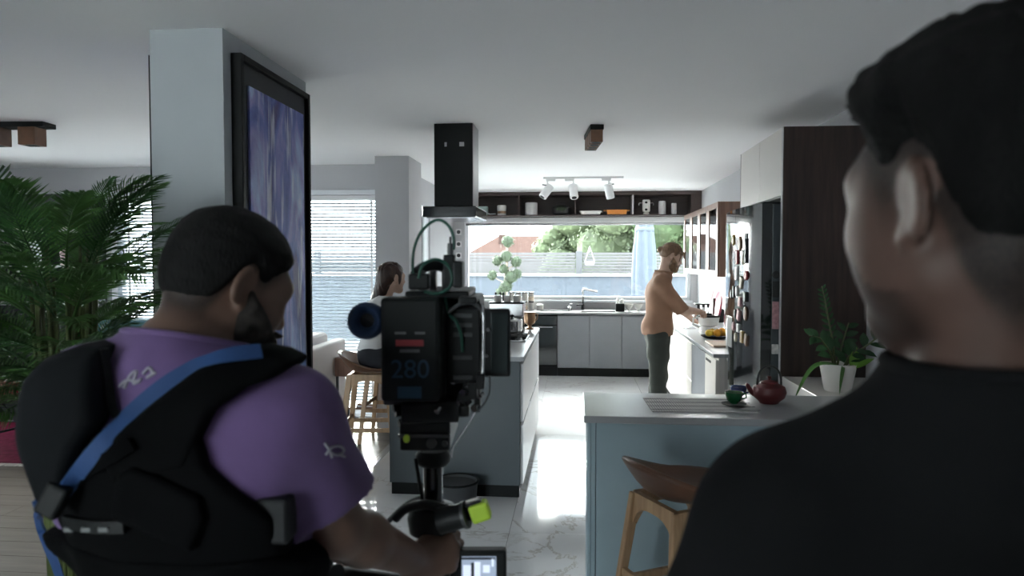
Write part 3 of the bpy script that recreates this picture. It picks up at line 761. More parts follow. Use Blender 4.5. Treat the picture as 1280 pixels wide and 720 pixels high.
tag(MB().box((RX, 5.69, BZ - .03), (XR - .016, BY - .002, BZ)).build('side_worktop', M['worktop'], bev=.004), 'white worktop along the right wall, where the cook works', 'worktop')
tag(MB().box((XR - .014, 5.69, BZ), (XR - .002, BY, 1.47)).build('side_backsplash', M['white']), 'white splashback above the right-hand worktop', 'backsplash')

# wall cabinet with four glass doors
UX, UY0, UY1, UZ0, UZ1 = 1.40, 7.25, 9.50, 1.475, 2.215
uc = thing('wall_cabinet', 'walnut wall cabinet with four tall glass doors right of the window', 'cabinet', (1.57, 8.37, UZ0))
pbox(uc, 'side_panel', (UX, UY0, UZ0), (XR, UY0 + .022, UZ1), M['walnut_mid'])
pbox(uc, 'side_panel', (UX, UY1 - .022, UZ0), (XR, UY1, UZ1), M['walnut_mid'])
pbox(uc, 'top_board', (UX, UY0 + .022, UZ1 - .022), (XR, UY1 - .022, UZ1), M['walnut_mid'])
pbox(uc, 'bottom_board', (UX, UY0 + .022, UZ0), (XR, UY1 - .022, UZ0 + .022), M['white'])
pbox(uc, 'back_board', (XR - .012, UY0 + .022, UZ0 + .022), (XR, UY1 - .022, UZ1 - .022), M['white'], bev=0)
pbox(uc, 'inner_shelf', (UX + .05, UY0 + .022, 1.84), (XR - .012, UY1 - .022, 1.86), M['white'], bev=0)
w = (UY1 - UY0) / 4
for i in range(4):
    y0 = UY0 + i * w; y1 = y0 + w; c = rel(uc)
    fr = MB()
    for lo, hi in (((UX - .022, y0 + .004, UZ0), (UX, y0 + .075, UZ1)), ((UX - .022, y1 - .075, UZ0), (UX, y1 - .004, UZ1)),
                   ((UX - .022, y0 + .075, UZ0), (UX, y1 - .075, UZ0 + .06)), ((UX - .022, y0 + .075, UZ1 - .06), (UX, y1 - .075, UZ1))):
        fr.box(Vector(lo) - c, Vector(hi) - c)
    d = fr.build('door', M['walnut_mid'], uc, bev=.002)
    pbox(uc, 'x', (0,0,0), (0,0,0), None) if False else None
    g = MB().box(Vector((UX - .014, y0 + .075, UZ0 + .06)) - c, Vector((UX - .010, y1 - .075, UZ1 - .06)) - c).build('pane', M['glass'], d)
    MB().box(Vector((UX - .0235, y0 + .066, UZ0 + .05)) - c, Vector((UX - .008, y0 + .082, UZ1 - .05)) - c).build('door_edge', M['black'], d)
    # glasses standing behind the pane
    for k in range(2):
        g = MB().lathe([(.001, 0), (.03, 0), (.035, .09), (.032, .09), (.028, .008), (.001, .008)], n=12).build('drinking_glass', M['clearjar'], smooth='auto', loc=(UX + .14, y0 + .18 + k * .2, 1.86))
        tag(g, f'drinking glass behind the {["nearest", "second nearest", "third nearest", "farthest"][i]} cabinet door, the {["nearer", "farther"][k]} of two', 'glass', 'glasses inside the wall cabinet')

# tall fridge housing
TX, TY0, TY1, TZ1 = 1.245, 4.52, 5.68, 2.448
tc_ = thing('tall_cabinet', 'tall dark walnut fridge housing with cream top doors', 'cabinet', (1.5, 5.1, 0))
pbox(tc_, 'side_panel', (TX, TY0, 0), (XR - .002, TY0 + .035, TZ1), M['walnut'])
pbox(tc_, 'side_panel', (TX, TY1 - .03, 0), (XR - .002, TY1, TZ1), M['walnut'])
pbox(tc_, 'panel_edge', (TX - .004, TY0 + .004, 0), (TX, TY0 + .032, TZ1), M['ceramic2'], bev=0)
pbox(tc_, 'top_box', (TX + .02, TY0 + .035, 2.03), (XR - .002, TY1 - .03, TZ1 - .002), M['cream'])
for y0, y1 in ((TY0 + .036, (TY0 + TY1) / 2 - .002), ((TY0 + TY1) / 2 + .002, TY1 - .004)):
    pbox(tc_, 'top_door', (TX, y0, 2.035), (TX + .02, y1, TZ1), M['cream'])

fg = thing('fridge', 'tall black glass-fronted fridge covered in magnets', 'fridge', (1.45, 5.08, 0))
pbox(fg, 'fridge_body', (1.20, 4.565, .03), (1.73, 5.64, 1.985), M['fridgeside'], bev=.004)
def fridge_door(y0, y1, z0, z1):
    n = 10; vs_ = []; fs_ = []
    mb = MB()
    ring = []
    for i in range(n + 1):
        t = i / n; yy = y0 + (y1 - y0) * t
        yg = (yy - 4.565) / 1.075
        bulge = .045 * (1 - (2 * yg - 1) ** 2)
        ring.append((1.135 - bulge, yy))
    poly = ring + [(1.195, y1), (1.195, y0)]
    c = rel(fg)
    m_ = len(poly)
    vs_ = [Vector((x, yy, z0)) - c for x, yy in poly] + [Vector((x, yy, z1)) - c for x, yy in poly]
    fs_ = [tuple(range(m_)), tuple(range(2*m_ - 1, m_ - 1, -1))] + [(i, i + m_, (i+1) % m_ + m_, (i+1) % m_) for i in range(m_)]
    return mb.raw(vs_, fs_).build('fridge_door', M['darkglass'], fg, smooth='auto')
fridge_door(4.565, 5.098, .06, 1.99); fridge_door(5.104, 5.64, .06, 1.99)
pbox(fg, 'door_seal', (1.195, 4.575, .06), (1.20, 5.63, 1.98), M['black'], bev=0)
pbox(fg, 'hinge_cover', (1.15, 4.60, 1.985), (1.3, 4.68, 2.0), M['black'], bev=.004)
pbox(fg, 'water_dispenser', (1.088, 5.17, 1.02), (1.097, 5.33, 1.24), M['riggrey'], bev=.003)

# magnets on the fridge door and side
mgc = {'white': (.6, .58, .56), 'red': (.32, .03, .03), 'brown': (.20, .10, .05), 'pink': (.5, .26, .28), 'black': (.012, .012, .012), 'cream': (.55, .48, .36), 'gold': (.4, .26, .08)}
MG = {k: mat('magnet_' + k, v, .5, var=.25, vscale=50) for k, v in mgc.items()}
mags = [(4.93, 1.79, .05, .07, 'white', 'rectangular'), (5.25, 1.78, .07, .10, 'gold', 'round'), (5.06, 1.75, .09, .13, 'brown', 'oval'), (4.93, 1.70, .06, .20, 'black', 'rectangular'),
        (4.99, 1.66, .08, .11, 'cream', 'tilted'), (5.13, 1.66, .07, .12, 'red', 'rectangular'), (5.14, 1.55, .07, .12, 'white', 'rectangular'), (4.92, 1.54, .10, .08, 'red', 'round'),
        (5.02, 1.49, .06, .10, 'cream', 'tilted'), (5.13, 1.43, .07, .09, 'white', 'oval'), (5.22, 1.42, .05, .10, 'black', 'rectangular'), (5.30, 1.40, .05, .07, 'black', 'tilted'), (4.93, 1.40, .08, .08, 'black', 'rectangular'),
        (5.05, 1.36, .08, .08, 'pink', 'rectangular'), (4.92, 1.29, .10, .12, 'brown', 'oval'), (5.08, 1.27, .07, .09, 'pink', 'tilted'), (5.17, 1.27, .06, .08, 'black', 'round'), (5.22, 1.18, .06, .08, 'pink', 'oval'),
        (5.08, 1.18, .07, .07, 'white', 'rectangular'), (4.99, 1.13, .07, .10, 'gold', 'rectangular'), (5.15, 1.11, .06, .08, 'cream', 'oval'), (4.90, 1.12, .07, .09, 'brown', 'tilted')]
seen_ = {}
for y, z, w_, h_, cl, shp in mags:
    y -= .10; w_ *= .8; h_ *= .8
    yg = (y - 4.565) / 1.075; xx = 1.135 - .045 * (1 - (2 * yg - 1) ** 2) + .002
    mb = MB(); D = .012
    if shp in ('round', 'oval'): mb.lathe([(.001, 0), (.5, 0), (.5, .7), (.42, 1), (.001, 1)], n=16)
    else: mb.box((-.5, -.5, 0), (.5, .5, 1))
    R = Matrix.Rotation(.3 if shp == 'tilted' else 0, 3, 'X')
    mb.v = [tuple(R @ Vector((-v[2] * D, v[0] * w_, v[1] * h_))) for v in mb.v]
    o = mb.build('fridge_magnet', MG[cl], bev=.003, loc=(xx, y, z))
    lab_ = f'{shp} {cl} souvenir magnet {"high" if z > 1.6 else "midway" if z > 1.3 else "low"} on the fridge door'; seen_[lab_] = seen_.get(lab_, 0) + 1
    tag(o, lab_ + (', left one' if seen_[lab_] == 2 else ''), 'magnet', 'souvenir magnets on the fridge door')
for x, z, w_, h_, cl, shp, lab in ((1.222, 1.55, .04, .05, 'black', 'r', 'round black dial magnet highest on the fridge side'), (1.222, 1.46, .042, .10, 'black', 'b', 'black card magnet below the dial on the fridge side'),
                              (1.222, 1.30, .04, .17, 'pink', 'b', 'pinkish photo magnet on the fridge side'), (1.222, 1.09, .04, .06, 'white', 'b', 'small white card magnet lowest on the fridge side')):
    mb = MB()
    if shp == 'r': mb.lathe([(.001, 0), (.025, 0), (.025, .008), (.018, .01), (.001, .006)], n=16); mb.v = [(v[0], -v[2], v[1]) for v in mb.v]
    else: mb.box((-w_ / 2, -.008, -h_ / 2), (w_ / 2, 0, h_ / 2))
    tag(mb.build('fridge_magnet', MG[cl], loc=(x, 4.565, z), bev=.002), lab, 'magnet')

# right worktop things
pr_ = thing('food_chopper', 'white countertop food chopper with a dark lid under the cook\'s hand', 'food processor', (1.33, 7.42, BZ))
MB().lathe([(.001, 0), (.085, 0), (.09, .02), (.085, .06), (.001, .062)], n=24).build('base', M['ceramic'], pr_, smooth='auto')
MB().lathe([(.06, .06), (.095, .075), (.105, .13), (.11, .155), (.001, .155)], n=24).build('bowl', M['ceramic'], pr_, smooth='auto')
MB().lathe([(.11, .155), (.108, .17), (.04, .178), (.03, .195), (.001, .197)], n=24).build('lid', M['black'], pr_, smooth='auto')
MB().tube([(-.1, 0, .15), (-.15, 0, .14), (-.155, 0, .08), (-.09, 0, .05)], .011).build('handle', M['ceramic'], pr_, smooth=True)
MB().box((-.045, -.092, .01), (.045, -.083, .045)).build('control_panel', M['ceramic2'], pr_, bev=.003)
fp = tag(MB().lathe([(.001, 0), (.10, 0), (.13, .015), (.135, .022), (.10, .01), (.001, .008)], n=24).build('fruit_plate', M['black'], smooth='auto', loc=(1.30, 6.90, BZ)), 'black plate under the oranges on the right worktop', 'plate')
for i, (x, y, r, m, lab) in enumerate(((1.235, 6.86, .036, 'lemon', 'lemon half nearest the chopper on the black plate'), (1.31, 6.84, .040, 'fruit', 'orange at the front of the black plate'), (1.365, 6.91, .042, 'fruit', 'orange at the back of the black plate'), (1.28, 6.94, .036, 'lemon', 'lemon at the back of the black plate'))):
    f = thing('fruit', lab, 'fruit', (x, y, BZ + .012), 0, 'citrus fruit on the black plate')
    MB().ball((0, 0, r), (r, r, r * .92)).build('flesh', M[m], f, smooth=True)
    MB().cyl((0, 0, 1.88 * r), (0, 0, 1.97 * r), .005, n=8).build('stalk', M['stem'], f)
tag(MB().box((1.14, 6.12, BZ), (1.56, 6.52, BZ + .018)).build('chopping_board', M['board'], bev=.006), 'pale wooden chopping board near the fridge', 'board')
tag(MB().box((1.30, 6.20, BZ + .018), (1.52, 6.25, BZ + .026)).build('kitchen_knife', M['black'], bev=.003), 'black knife lying on the pale chopping board', 'knife')
tr = thing('bottle_rack', 'dark spice rack with black caps in the far right corner', 'rack', (1.58, 9.0, BZ))
MB().box((-.12, -.07, 0), (.12, .07, .02)).build('rack_base', M['black'], tr, bev=.004)
for i in range(4):
    b = MB().lathe([(.001, .02), (.024, .02), (.024, .13), (.015, .15), (.001, .15)], (-.09 + .06 * i, 0, 0), 12).build('bottle', M['ceramic2'] if i % 2 else M['black'], tr, smooth='auto')
    MB().cyl((-.09 + .06 * i, 0, .15), (-.09 + .06 * i, 0, .185), .018, n=12).build('cap', M['black'], b)
MB().box((-.14, -.08, .185), (.14, .08, .2)).build('rack_top', M['black'], tr, bev=.003)
ts = thing('toaster', 'black and white toaster beside the spice rack', 'toaster', (1.60, 8.55, BZ))
MB().box((-.09, -.13, .01), (.09, .13, .17)).build('toaster_body', M['black'], ts, bev=.02)
for y in (-.06, 0, .06): MB().box((-.094, y - .012, .04), (-.088, y + .012, .15)).build('stripe', M['ceramic'], ts)
MB().box((-.05, -.1, .168), (.05, .1, .173)).build('slot_plate', M['steel'], ts)
# pink rounded dish rack things: salad spinner sieve leaning against the splashback
for y, x, r, m, lab, tilt in ((7.80, 1.50, .19, 'pink', 'large pink plastic tray standing on edge behind the fruit', .2), (8.10, 1.53, .20, 'pinkclear', 'pale pink plastic lid standing behind the pink tray', .1), (7.66, 1.60, .15, 'pinkclear', 'small pale pink lid nearest the fridge', .15)):
    R = Matrix.Rotation(-H90 + tilt, 3, 'Y')
    o = MB().lathe([(.001, 0), (r * .8, 0), (r, .03), (r + .012, .032), (r * .82, .012), (.001, .01)], n=28, M=R).build('plastic_tray', M[m], smooth='auto', loc=(x, y, BZ + r + .012))
    tag(o, lab, 'tray')
tag(MB().tube([(0, 0, 0), (.01, 0, .15), (.015, -.01, .33)], [.012, .01, .016], 10).build('pepper_mill', M['walnut'], smooth=True, loc=(1.42, 7.70, BZ)), 'thin dark wooden utensil standing in front of the pink tray', 'utensil')
tag(MB().box((1.12, 7.75, BZ), (1.26, 7.95, BZ + .008)).build('steel_tray', M['steel']), 'thin steel ruler-like tray behind the chopper', 'tray')

# ================================================================ PENINSULA
PX0, PY0, PY1, PZ = .047, 3.275, 3.874, .93
pn = thing('peninsula', 'blue-grey breakfast peninsula cabinet in the foreground', 'cabinet', (.9, 3.57, 0))
pbox(pn, 'front_panel', (PX0 + .045, PY0 + .02, .08), (XR - .002, PY0 + .04, PZ - .033), M['pen_grey'])
pbox(pn, 'body', (PX0 + .02, PY0 + .04, .08), (XR - .002, PY1 - .02, PZ - .033), M['island_grey'])
pbox(pn, 'end_panel', (PX0 + .005, PY0 + .015, 0), (PX0 + .02, PY1 - .01, PZ - .033), M['pen_grey'])
pbox(pn, 'corner_post', (PX0 + .02, PY0 + .02, 0), (PX0 + .042, PY0 + .04, PZ - .033), M['pen_grey'])
pbox(pn, 'toe_kick', (PX0 + .045, PY0 + .06, 0), (XR - .002, PY1 - .06, .08), M['black'])
tag(MB().box((PX0 - .012, PY0, PZ - .033), (XR, PY1, PZ)).build('peninsula_worktop', M['worktop'], bev=.004), 'white quartz top of the foreground peninsula', 'worktop')
# things behind the peninsula's far edge up to the walnut panel
tag(MB().box((1.255, PY1, .0), (XR - .002, TY0 - .002, .928)).build('filler_cabinet', M['cream'], bev=.003), 'low cream filler cabinet between the peninsula and fridge housing', 'cabinet')

pm = thing('placemat', 'pale woven bamboo placemat on the peninsula', 'placemat', (.60, 3.565, PZ), .04)
rod_me = MB().box((-.0045, -.17, 0), (.0045, .17, .005)).build('reed', M['mat']).data
bpy.data.objects.remove(bpy.data.objects['reed'])
for i in range(42): inst('reed', rod_me, pm, (-.248 + i * .0118, 0, 0))
for y in (-.13, -.045, .045, .13): MB().box((-.255, y - .002, .0045), (.255, y + .002, .006)).build('binding_thread', M['riggrey'], pm)

def teacup(lab, loc, m, saucer):
    t = thing('teacup', lab, 'cup', loc)
    MB().lathe([(.001, .012), (.018, .012), (.02, .018), (.034, .028), (.041, .052), (.043, .068), (.040, .068), (.036, .045), (.001, .03)], n=24).build('bowl', M[m], t, smooth='auto')
    MB().tube([(.036, 0, .058), (.056, 0, .06), (.058, 0, .04), (.036, 0, .034)], .0042).build('handle', M[m], t, smooth=True)
    if saucer: tag(MB().lathe([(.001, 0), (.03, 0), (.055, .008), (.06, .012), (.05, .009), (.001, .005)], n=24).build('saucer', M[saucer], smooth='auto', loc=loc), f'{"black" if saucer == "black" else saucer} saucer under the {m} cup', 'saucer')
teacup('small green glazed teacup on the placemat end', (.760, 3.545, PZ + .005), 'green', 'black')
teacup('small blue glazed teacup beside the red teapot', (.822, 3.735, PZ), 'blue', None)
tp_ = thing('teapot', 'dark red cast iron teapot with an upright hoop handle', 'teapot', (.955, 3.66, PZ))
MB().lathe([(.001, 0), (.045, 0), (.05, .008), (.075, .03), (.083, .055), (.075, .082), (.045, .098), (.04, .1), (.001, .1)], n=28).build('pot_body', M['teared'], tp_, smooth='auto')
l_ = MB().lathe([(.044, .098), (.04, .106), (.015, .114), (.001, .115)], n=24).build('lid', M['teared'], tp_, smooth='auto')
MB().lathe([(.004, .113), (.006, .12), (.012, .126), (.010, .134), (.001, .136)], n=14).build('knob', M['teared'], l_, smooth='auto')
MB().tube([(-.07, 0, .045), (-.09, -.0, .06), (-.105, 0, .088), (-.112, 0, .09)], [.017, .013, .010, .009], 10).build('spout', M['teared'], tp_, smooth=True)
MB().tube([(.058 * math.cos(a) , 0, .085 + .1 * math.sin(a) ** .7 if math.sin(a) > 0 else .085) for a in [math.pi * i / 16 for i in range(17)]], .0055, 8).build('hoop_handle', M['iron'], tp_, smooth=True)

# zz plant in a white pot
zp = thing('potted_plant', 'glossy zz plant in a tapered white pot at the peninsula end', 'plant', (1.42, 4.05, .928))
MB().lathe([(.001, 0), (.065, 0), (.07, .005), (.094, .14), (.096, .15), (.086, .15), (.08, .13), (.001, .128)], n=28).build('pot', M['pot'], zp, smooth='auto')
MB().lathe([(.001, .128), (.084, .130), (.001, .136)], n=20).build('soil', M['soil'], zp)
def leaflet(mb, p, d, n, L, W, cup=.15):
    d = Vector(d).normalized(); n = Vector(n); n = (n - d * n.dot(d)).normalized(); s = d.cross(n)
    prof = [(0, .1), (.25, .8), (.5, 1), (.75, .7), (1, .04)]
    vs_ = []
    for t, w in prof:
        c = Vector(p) + d * L * t - n * L * .12 * t * t
        vs_ += [c - s * W * w / 2 + n * W * cup * w, c, c + s * W * w / 2 + n * W * cup * w]
    fs_ = []
    for i in range(4):
        a = i * 3; fs_ += [(a, a + 1, a + 4, a + 3), (a + 1, a + 2, a + 5, a + 4)]
    mb.raw(vs_, fs_)
def zz_stem(pts, nl, L, W, nm=(0, -1, .3), m='zz', side=None):
    pts = [Vector((p[0] * 1.2, p[1], .12 + (p[2] - .12) * 1.25)) for p in pts]; L *= 1.15; W *= 1.15
    st = MB().tube(pts, [.007 - .004 * i / (len(pts) - 1) for i in range(len(pts))], 7).build('stem', M['stem'], zp, smooth=True)
    for i in range(nl):
        t = .25 + .75 * i / nl; q = t * (len(pts) - 1); k = min(int(q), len(pts) - 2); f = q - k
        p = pts[k].lerp(pts[k + 1], f); tg = (pts[k + 1] - pts[k]).normalized()
        sd = tg.cross(Vector(nm)).normalized() * (1 if i % 2 else -1)
        mb = MB(); leaflet(mb, p, sd * .8 + tg * .55, nm, L * (1 - .45 * t * t), W * (1 - .4 * t)); mb.build('leaf', M[m], st, smooth=True)
zz_stem([(-.01, 0, .12), (-.03, -.01, .25), (-.06, -.02, .38), (-.085, -.03, .48)], 22, .05, .022, (.3, -1, .1))
zz_stem([(.02, 0, .12), (.08, -.03, .2), (.16, -.06, .27), (.26, -.10, .30)], 9, .09, .05, (.0, -.6, .8))
zz_stem([(-.02, -.02, .12), (-.05, -.05, .2), (-.1, -.07, .26), (-.15, -.08, .27)], 8, .085, .05, (.0, -.7, .7))
zz_stem([(0, .02, .12), (.02, .02, .22), (.05, .02, .32)], 8, .085, .045, (.0, -.9, .5))
zz_stem([(.01, -.03, .12), (.03, -.06, .18), (.06, -.09, .22)], 6, .08, .045, (.0, -.8, .6))
mb = MB(); leaflet(mb, (.05, -.06, .13), (.15, -.2, 1), (0, -1, .2), .12, .055); mb.build('young_leaf', M['zzlight'], zp, smooth=True)
mb = MB(); leaflet(mb, (.07, -.05, .13), (.6, -.3, .5), (0, -.6, .8), .11, .04); mb.build('young_leaf', M['zzlight'], zp, smooth=True)
for pts in ([(0, -.03, .14), (-.09, -.07, .165), (-.17, -.10, .155), (-.235, -.13, .05), (-.27, -.15, -.02)], [(.01, -.05, .14), (-.01, -.11, .155), (-.035, -.15, .09), (-.05, -.17, .01)]):
    mb = MB()
    for s in range(2):
        P = [Vector(p) for p in pts]
    vs_ = []; nseg = len(P)
    for i, p in enumerate(P):
        tg = (P[min(i + 1, nseg - 1)] - P[max(i - 1, 0)]).normalized(); sd = tg.cross(Vector((.2, -.8, .6))).normalized()
        w_ = .024 * math.sin(math.pi * (.12 + .85 * i / (nseg - 1)))
        vs_ += [p - sd * w_ / 2, p + Vector((0, 0, -.003)), p + sd * w_ / 2]
    mb.raw(vs_, [f for i in range(nseg - 1) for f in ((i*3, i*3+1, i*3+4, i*3+3), (i*3+1, i*3+2, i*3+5, i*3+4))]).build('strap_leaf', M['leaf2'], zp, smooth=True, sub=2)

# black framed picture on the right wall beyond the peninsula
pf = thing('framed_picture', 'small black-framed picture on the right wall behind the zz plant', 'picture', (XR, 4.02, 1.335))
MB().box((-.012, -.24, -.15), (0, .24, .15)).build('mount', M['paperwhite'], pf)
f_ = MB()
for lo, hi in (((-.03, -.26, -.17), (0, -.225, .17)), ((-.03, .225, -.17), (0, .26, .17)), ((-.03, -.225, -.17), (0, .225, -.135)), ((-.03, -.225, .135), (0, .225, .17))): f_.box(lo, hi)
f_.build('frame', M['black'], pf, bev=.003)
MB().box((-.016, -.15, -.10), (-.012, .12, .1)).build('print', M['book1'], pf)

# ================================================================ BAR STOOLS
def make_stool(lab, loc, rz, seat_z=.74):
    """bucket seat, backrest towards local -x, splayed oak legs"""
    t = thing('bar_stool', lab, 'stool', loc, rz, 'brown bucket bar stools with oak legs')
    mb = MB(); n = 36; rings = [0, .25, .5, .7, .82, .91, .97, 1.0]
    vs_ = []
    for r in rings:
        for k in range(n):
            a = 2 * math.pi * k / n; cx = math.cos(a)
            rim = .035 + .115 * max(0, -cx * .75 + .25) ** 1.3
            z = seat_z + rim * (max(0, r - .35) / .65) ** 2.6
            fl_ = 1 + .06 * (r ** 6)
            vs_.append((.235 * r * fl_ * cx, .225 * r * fl_ * math.sin(a), z))
    fs_ = []
    for i in range(len(rings) - 1):
        for k in range(n):
            if i == 0 and False: continue
            fs_.append((i*n+k, i*n+(k+1)%n, (i+1)*n+(k+1)%n, (i+1)*n+k))
    mb.raw(vs_, fs_)
    so = mb.build('seat_shell', M['seatbrown'], t, smooth=True, solid=.018)
    rimpts = [vs_[(len(rings) - 1) * n + k] for k in range(n)]
    MB().tube(rimpts, .009, 8, closed=True).build('rim', M['seatbrown'], so, smooth=True)
    tops = [(sx * .145, sy * .14, seat_z - .02) for sx, sy in ((-1,-1),(1,-1),(1,1),(-1,1))]
    feet = [(sx * .225, sy * .215, 0) for sx, sy in ((-1,-1),(1,-1),(1,1),(-1,1))]
    for a, b in zip(tops, feet): MB().bar(a, b, .046, .03, .034, .026).build('leg', M['oak'], t, bev=.005)
    def at(i, z):
        q = 1 - z / (seat_z - .02); a = Vector(tops[i]); b = Vector(feet[i]); return a.lerp(b, q)
    for i in range(4):
        j = (i + 1) % 4; z = .30 if i % 2 == 0 else .345
        MB().bar(at(i, z), at(j, z), .022, .034).build('stretcher', M['oak'], t, bev=.004)
        # arched apron under the seat
        a, b = at(i, seat_z - .035), at(j, seat_z - .035); pts = []
        ap = MB(); m_ = 8; d = (b - a); out = Vector((0, 0, 1)).cross(d).normalized() * .013
        for k in range(m_ + 1):
            s = k / m_; p = a + d * s; h = .05 + .075 * (2 * s - 1) ** 4 + .01 * (2 * s - 1) ** 2
            pts += [p + out + Vector((0, 0, .02)), p - out + Vector((0, 0, .02)), p + out - Vector((0, 0, h - .02)), p - out - Vector((0, 0, h - .02))]
        fs_ = []
        for k in range(m_):
            o = k * 4; fs_ += [(o, o+4, o+5, o+1), (o+2, o+3, o+7, o+6), (o, o+2, o+6, o+4), (o+1, o+5, o+7, o+3)]
        ap.raw(pts, fs_).build('apron', M['oak'], t)
    return t
make_stool('brown bucket bar stool with oak legs, occupied by the seated woman', (-1.66, 5.68, 0), .12, .75)
make_stool('empty brown bar stool standing behind the seated woman', (-1.70, 6.42, 0), .0, .75)
make_stool('brown bar stool at the foreground peninsula, half hidden by a shoulder', (.44, 2.93, 0), .5, .70)

# ================================================================ LIVING ROOM
so = thing('sofa', 'off-white sofa seen from behind beyond the blue painting', 'sofa', (-2.75, 6.15, 0))
MB().box((.30, -.95, .20), (.42, .95, .85)).build('backrest', M['sofa'], so, bev=.03, seg=3)
MB().box((-.42, -.95, .20), (.30, .95, .42)).build('seat_base', M['sofa'], so, bev=.03, seg=3)
for s in (-1, 1): MB().box((-.42, s * .95 - (.14 if s > 0 else 0), .2), (.30, s * .95 + (0 if s > 0 else .14), .62)).build('armrest', M['sofa'], so, bev=.03, seg=3)
for y in (-.4, .4): MB().box((-.36, y - .39, .42), (.14, y + .39, .55)).build('seat_cushion', M['sofa'], so, bev=.04, seg=3)
for y in (-.4, .4): MB().box((.12, y - .39, .52), (.30, y + .39, .93)).build('back_cushion', M['sofa'], so, bev=.05, seg=3)
for x in (-.36, .36):
    for y in (-.88, .88): MB().box((x - .02, y - .02, 0), (x + .02, y + .02, .2)).build('leg', M['black'], so)
st = thing('side_table', 'walnut drawer side table on thin black legs beside the stools', 'table', (-2.04, 6.90, 0))
MB().box((-.28, -.18, .52), (.28, .18, .70)).build('drawer_box', M['walnut_mid'], st, bev=.004)
for x in (-.26, .26):
    for y in (-.16, .16): MB().box((x - .011, y - .011, 0), (x + .011, y + .011, .52)).build('leg', M['blackmetal'], st)
MB().box((-.27, -.17, .20), (.27, .17, .22)).build('lower_shelf', M['walnut_mid'], st, bev=.003)
mg = thing('magazine_stack', 'loose white magazines on the lower shelf of the side table', 'magazines', (-2.0, 6.86, .22))
for i, a in enumerate((.1, -.2, .35)): MB().cbox((.02 * i, 0, .006 + .012 * i), (.26, .19, .011), Matrix.Rotation(a, 3, 'Z')).build('magazine', M['paperwhite'] if i != 1 else M['book2'], mg)

bc = thing('bookcase', 'dark wall bookcase behind the palm', 'bookcase', (-5.57, 7.08, 0))
c = rel(bc)
pbox(bc, 'top_box', (-6.18, 6.90, 2.07), (-4.98, 7.245, 2.312), M['fringe_dark'])
for z in (1.955, 1.585, 1.2, .8, .4): pbox(bc, 'shelf_board', (-6.16, 6.93, z - .025), (-5.0, 7.245, z), M['ceramic2'])
for x in (-6.18, -5.0): pbox(bc, 'side_panel', (x, 6.92, 0), (x + .02, 7.245, 2.07), M['fringe_dark'])
pbox(bc, 'back_board', (-6.16, 7.225, 0), (-5.0, 7.245, 2.07), M['fringe_dark'], bev=0)
rr = random.Random(5)
nm_ = ['cream', 'tan', 'red']
k = 0
for z, x0, x1 in ((1.955, -5.98, -5.05),):
    x = x0
    while x < x1 - .2:
        flat = z > 1.9
        w_ = .2 if flat else rr.uniform(.025, .05); h_ = rr.uniform(.03, .045) if flat else rr.uniform(.2, .28)
        col_ = rr.randrange(3)
        b = thing('book', '', 'book', (x, 6.97, z), 0, 'books on the wall bookcase')
        b['label'] = f'{nm_[col_]} book lying flat, {["first", "second", "third", "fourth", "fifth", "sixth"][k]} from the left on the bookcase'; k += 1
        MB().box((0, 0, 0), (w_ - .006, .18, h_)).build('cover', M['book%d' % (col_ + 1)], b, bev=.002)
        MB().box((.003, -.001, .003), (w_ - .009, .177, h_ - .003)).build('page_block', M['book1'], b)
        x += w_ + .004
for x, w_, lab in ((-5.80, .12, 'white picture frame leaning on the bookcase, leftmost in view'), (-5.60, .17, 'white picture frame with a black edge leaning on the bookcase')):
    t = thing('photo_frame', lab, 'picture', (x, 7.02, 1.585))
    Mx = Matrix.Rotation(-.12, 3, 'X') @ Matrix.Rotation(-.06, 3, 'Y')
    MB().cbox((0, 0, .135), (w_, .012, .25), Mx).build('frame', M['black'], t)
    MB().cbox((-.004, -.008, .135), (w_ - .03, .008, .23), Mx).build('photo', M['paperwhite'], t)
tag(MB().lathe([(.001, 0), (.03, 0), (.032, .02), (.028, .03), (.034, .06), (.028, .09), (.034, .12), (.028, .15), (.03, .18), (.001, .182)], n=16).build('candle_holder', M['pinkclear'], smooth='auto', loc=(-5.30, 7.02, 1.585)), 'striped pink candle holder on the bookcase', 'candle')

rg = thing('rug', 'deep red rug on the living room floor', 'rug', (-5.0, 6.10, 0))
MB().box((-1.1, -.75, 0), (1.1, .75, .012)).build('pile', M['rug'], rg)
fm = MB()
for i in range(110):
    x = -1.1 + 2.2 * i / 109; fm.bar((x, -.75, .006), (x + rr.uniform(-.008, .008), -.81, .003), .008, .004)
tag(fm.build('fringe', M['fringe'], rg), kind='stuff')
ct = thing('coffee_table', 'round black coffee table on the red rug', 'table', (-5.28, 5.92, .012))
MB().lathe([(.001, .40), (.43, .40), (.45, .41), (.45, .425), (.43, .43), (.001, .43)], n=40).build('table_top', M['blackmetal'], ct, smooth='auto')
for a in (0.4, 2.5, 4.6):
    MB().bar((.1 * math.cos(a), .1 * math.sin(a), .40), (.40 * math.cos(a), .40 * math.sin(a), 0), .025).build('leg', M['black'], ct)
MB().tube([(.3 * math.cos(q), .3 * math.sin(q), .13) for q in [2 * math.pi * i / 24 for i in range(24)]], .011, 6, closed=True).build('ring_brace', M['black'], ct)
tb = thing('tray_box', 'dark red lacquer box on the coffee table', 'box', (-5.04, 5.82, .442))
MB().box((-.13, -.09, 0), (.13, .09, .10)).build('box_body', M['book3'], tb, bev=.006)
MB().box((-.135, -.095, .10), (.135, .095, .125)).build('lid', M['book3'], tb, bev=.006)
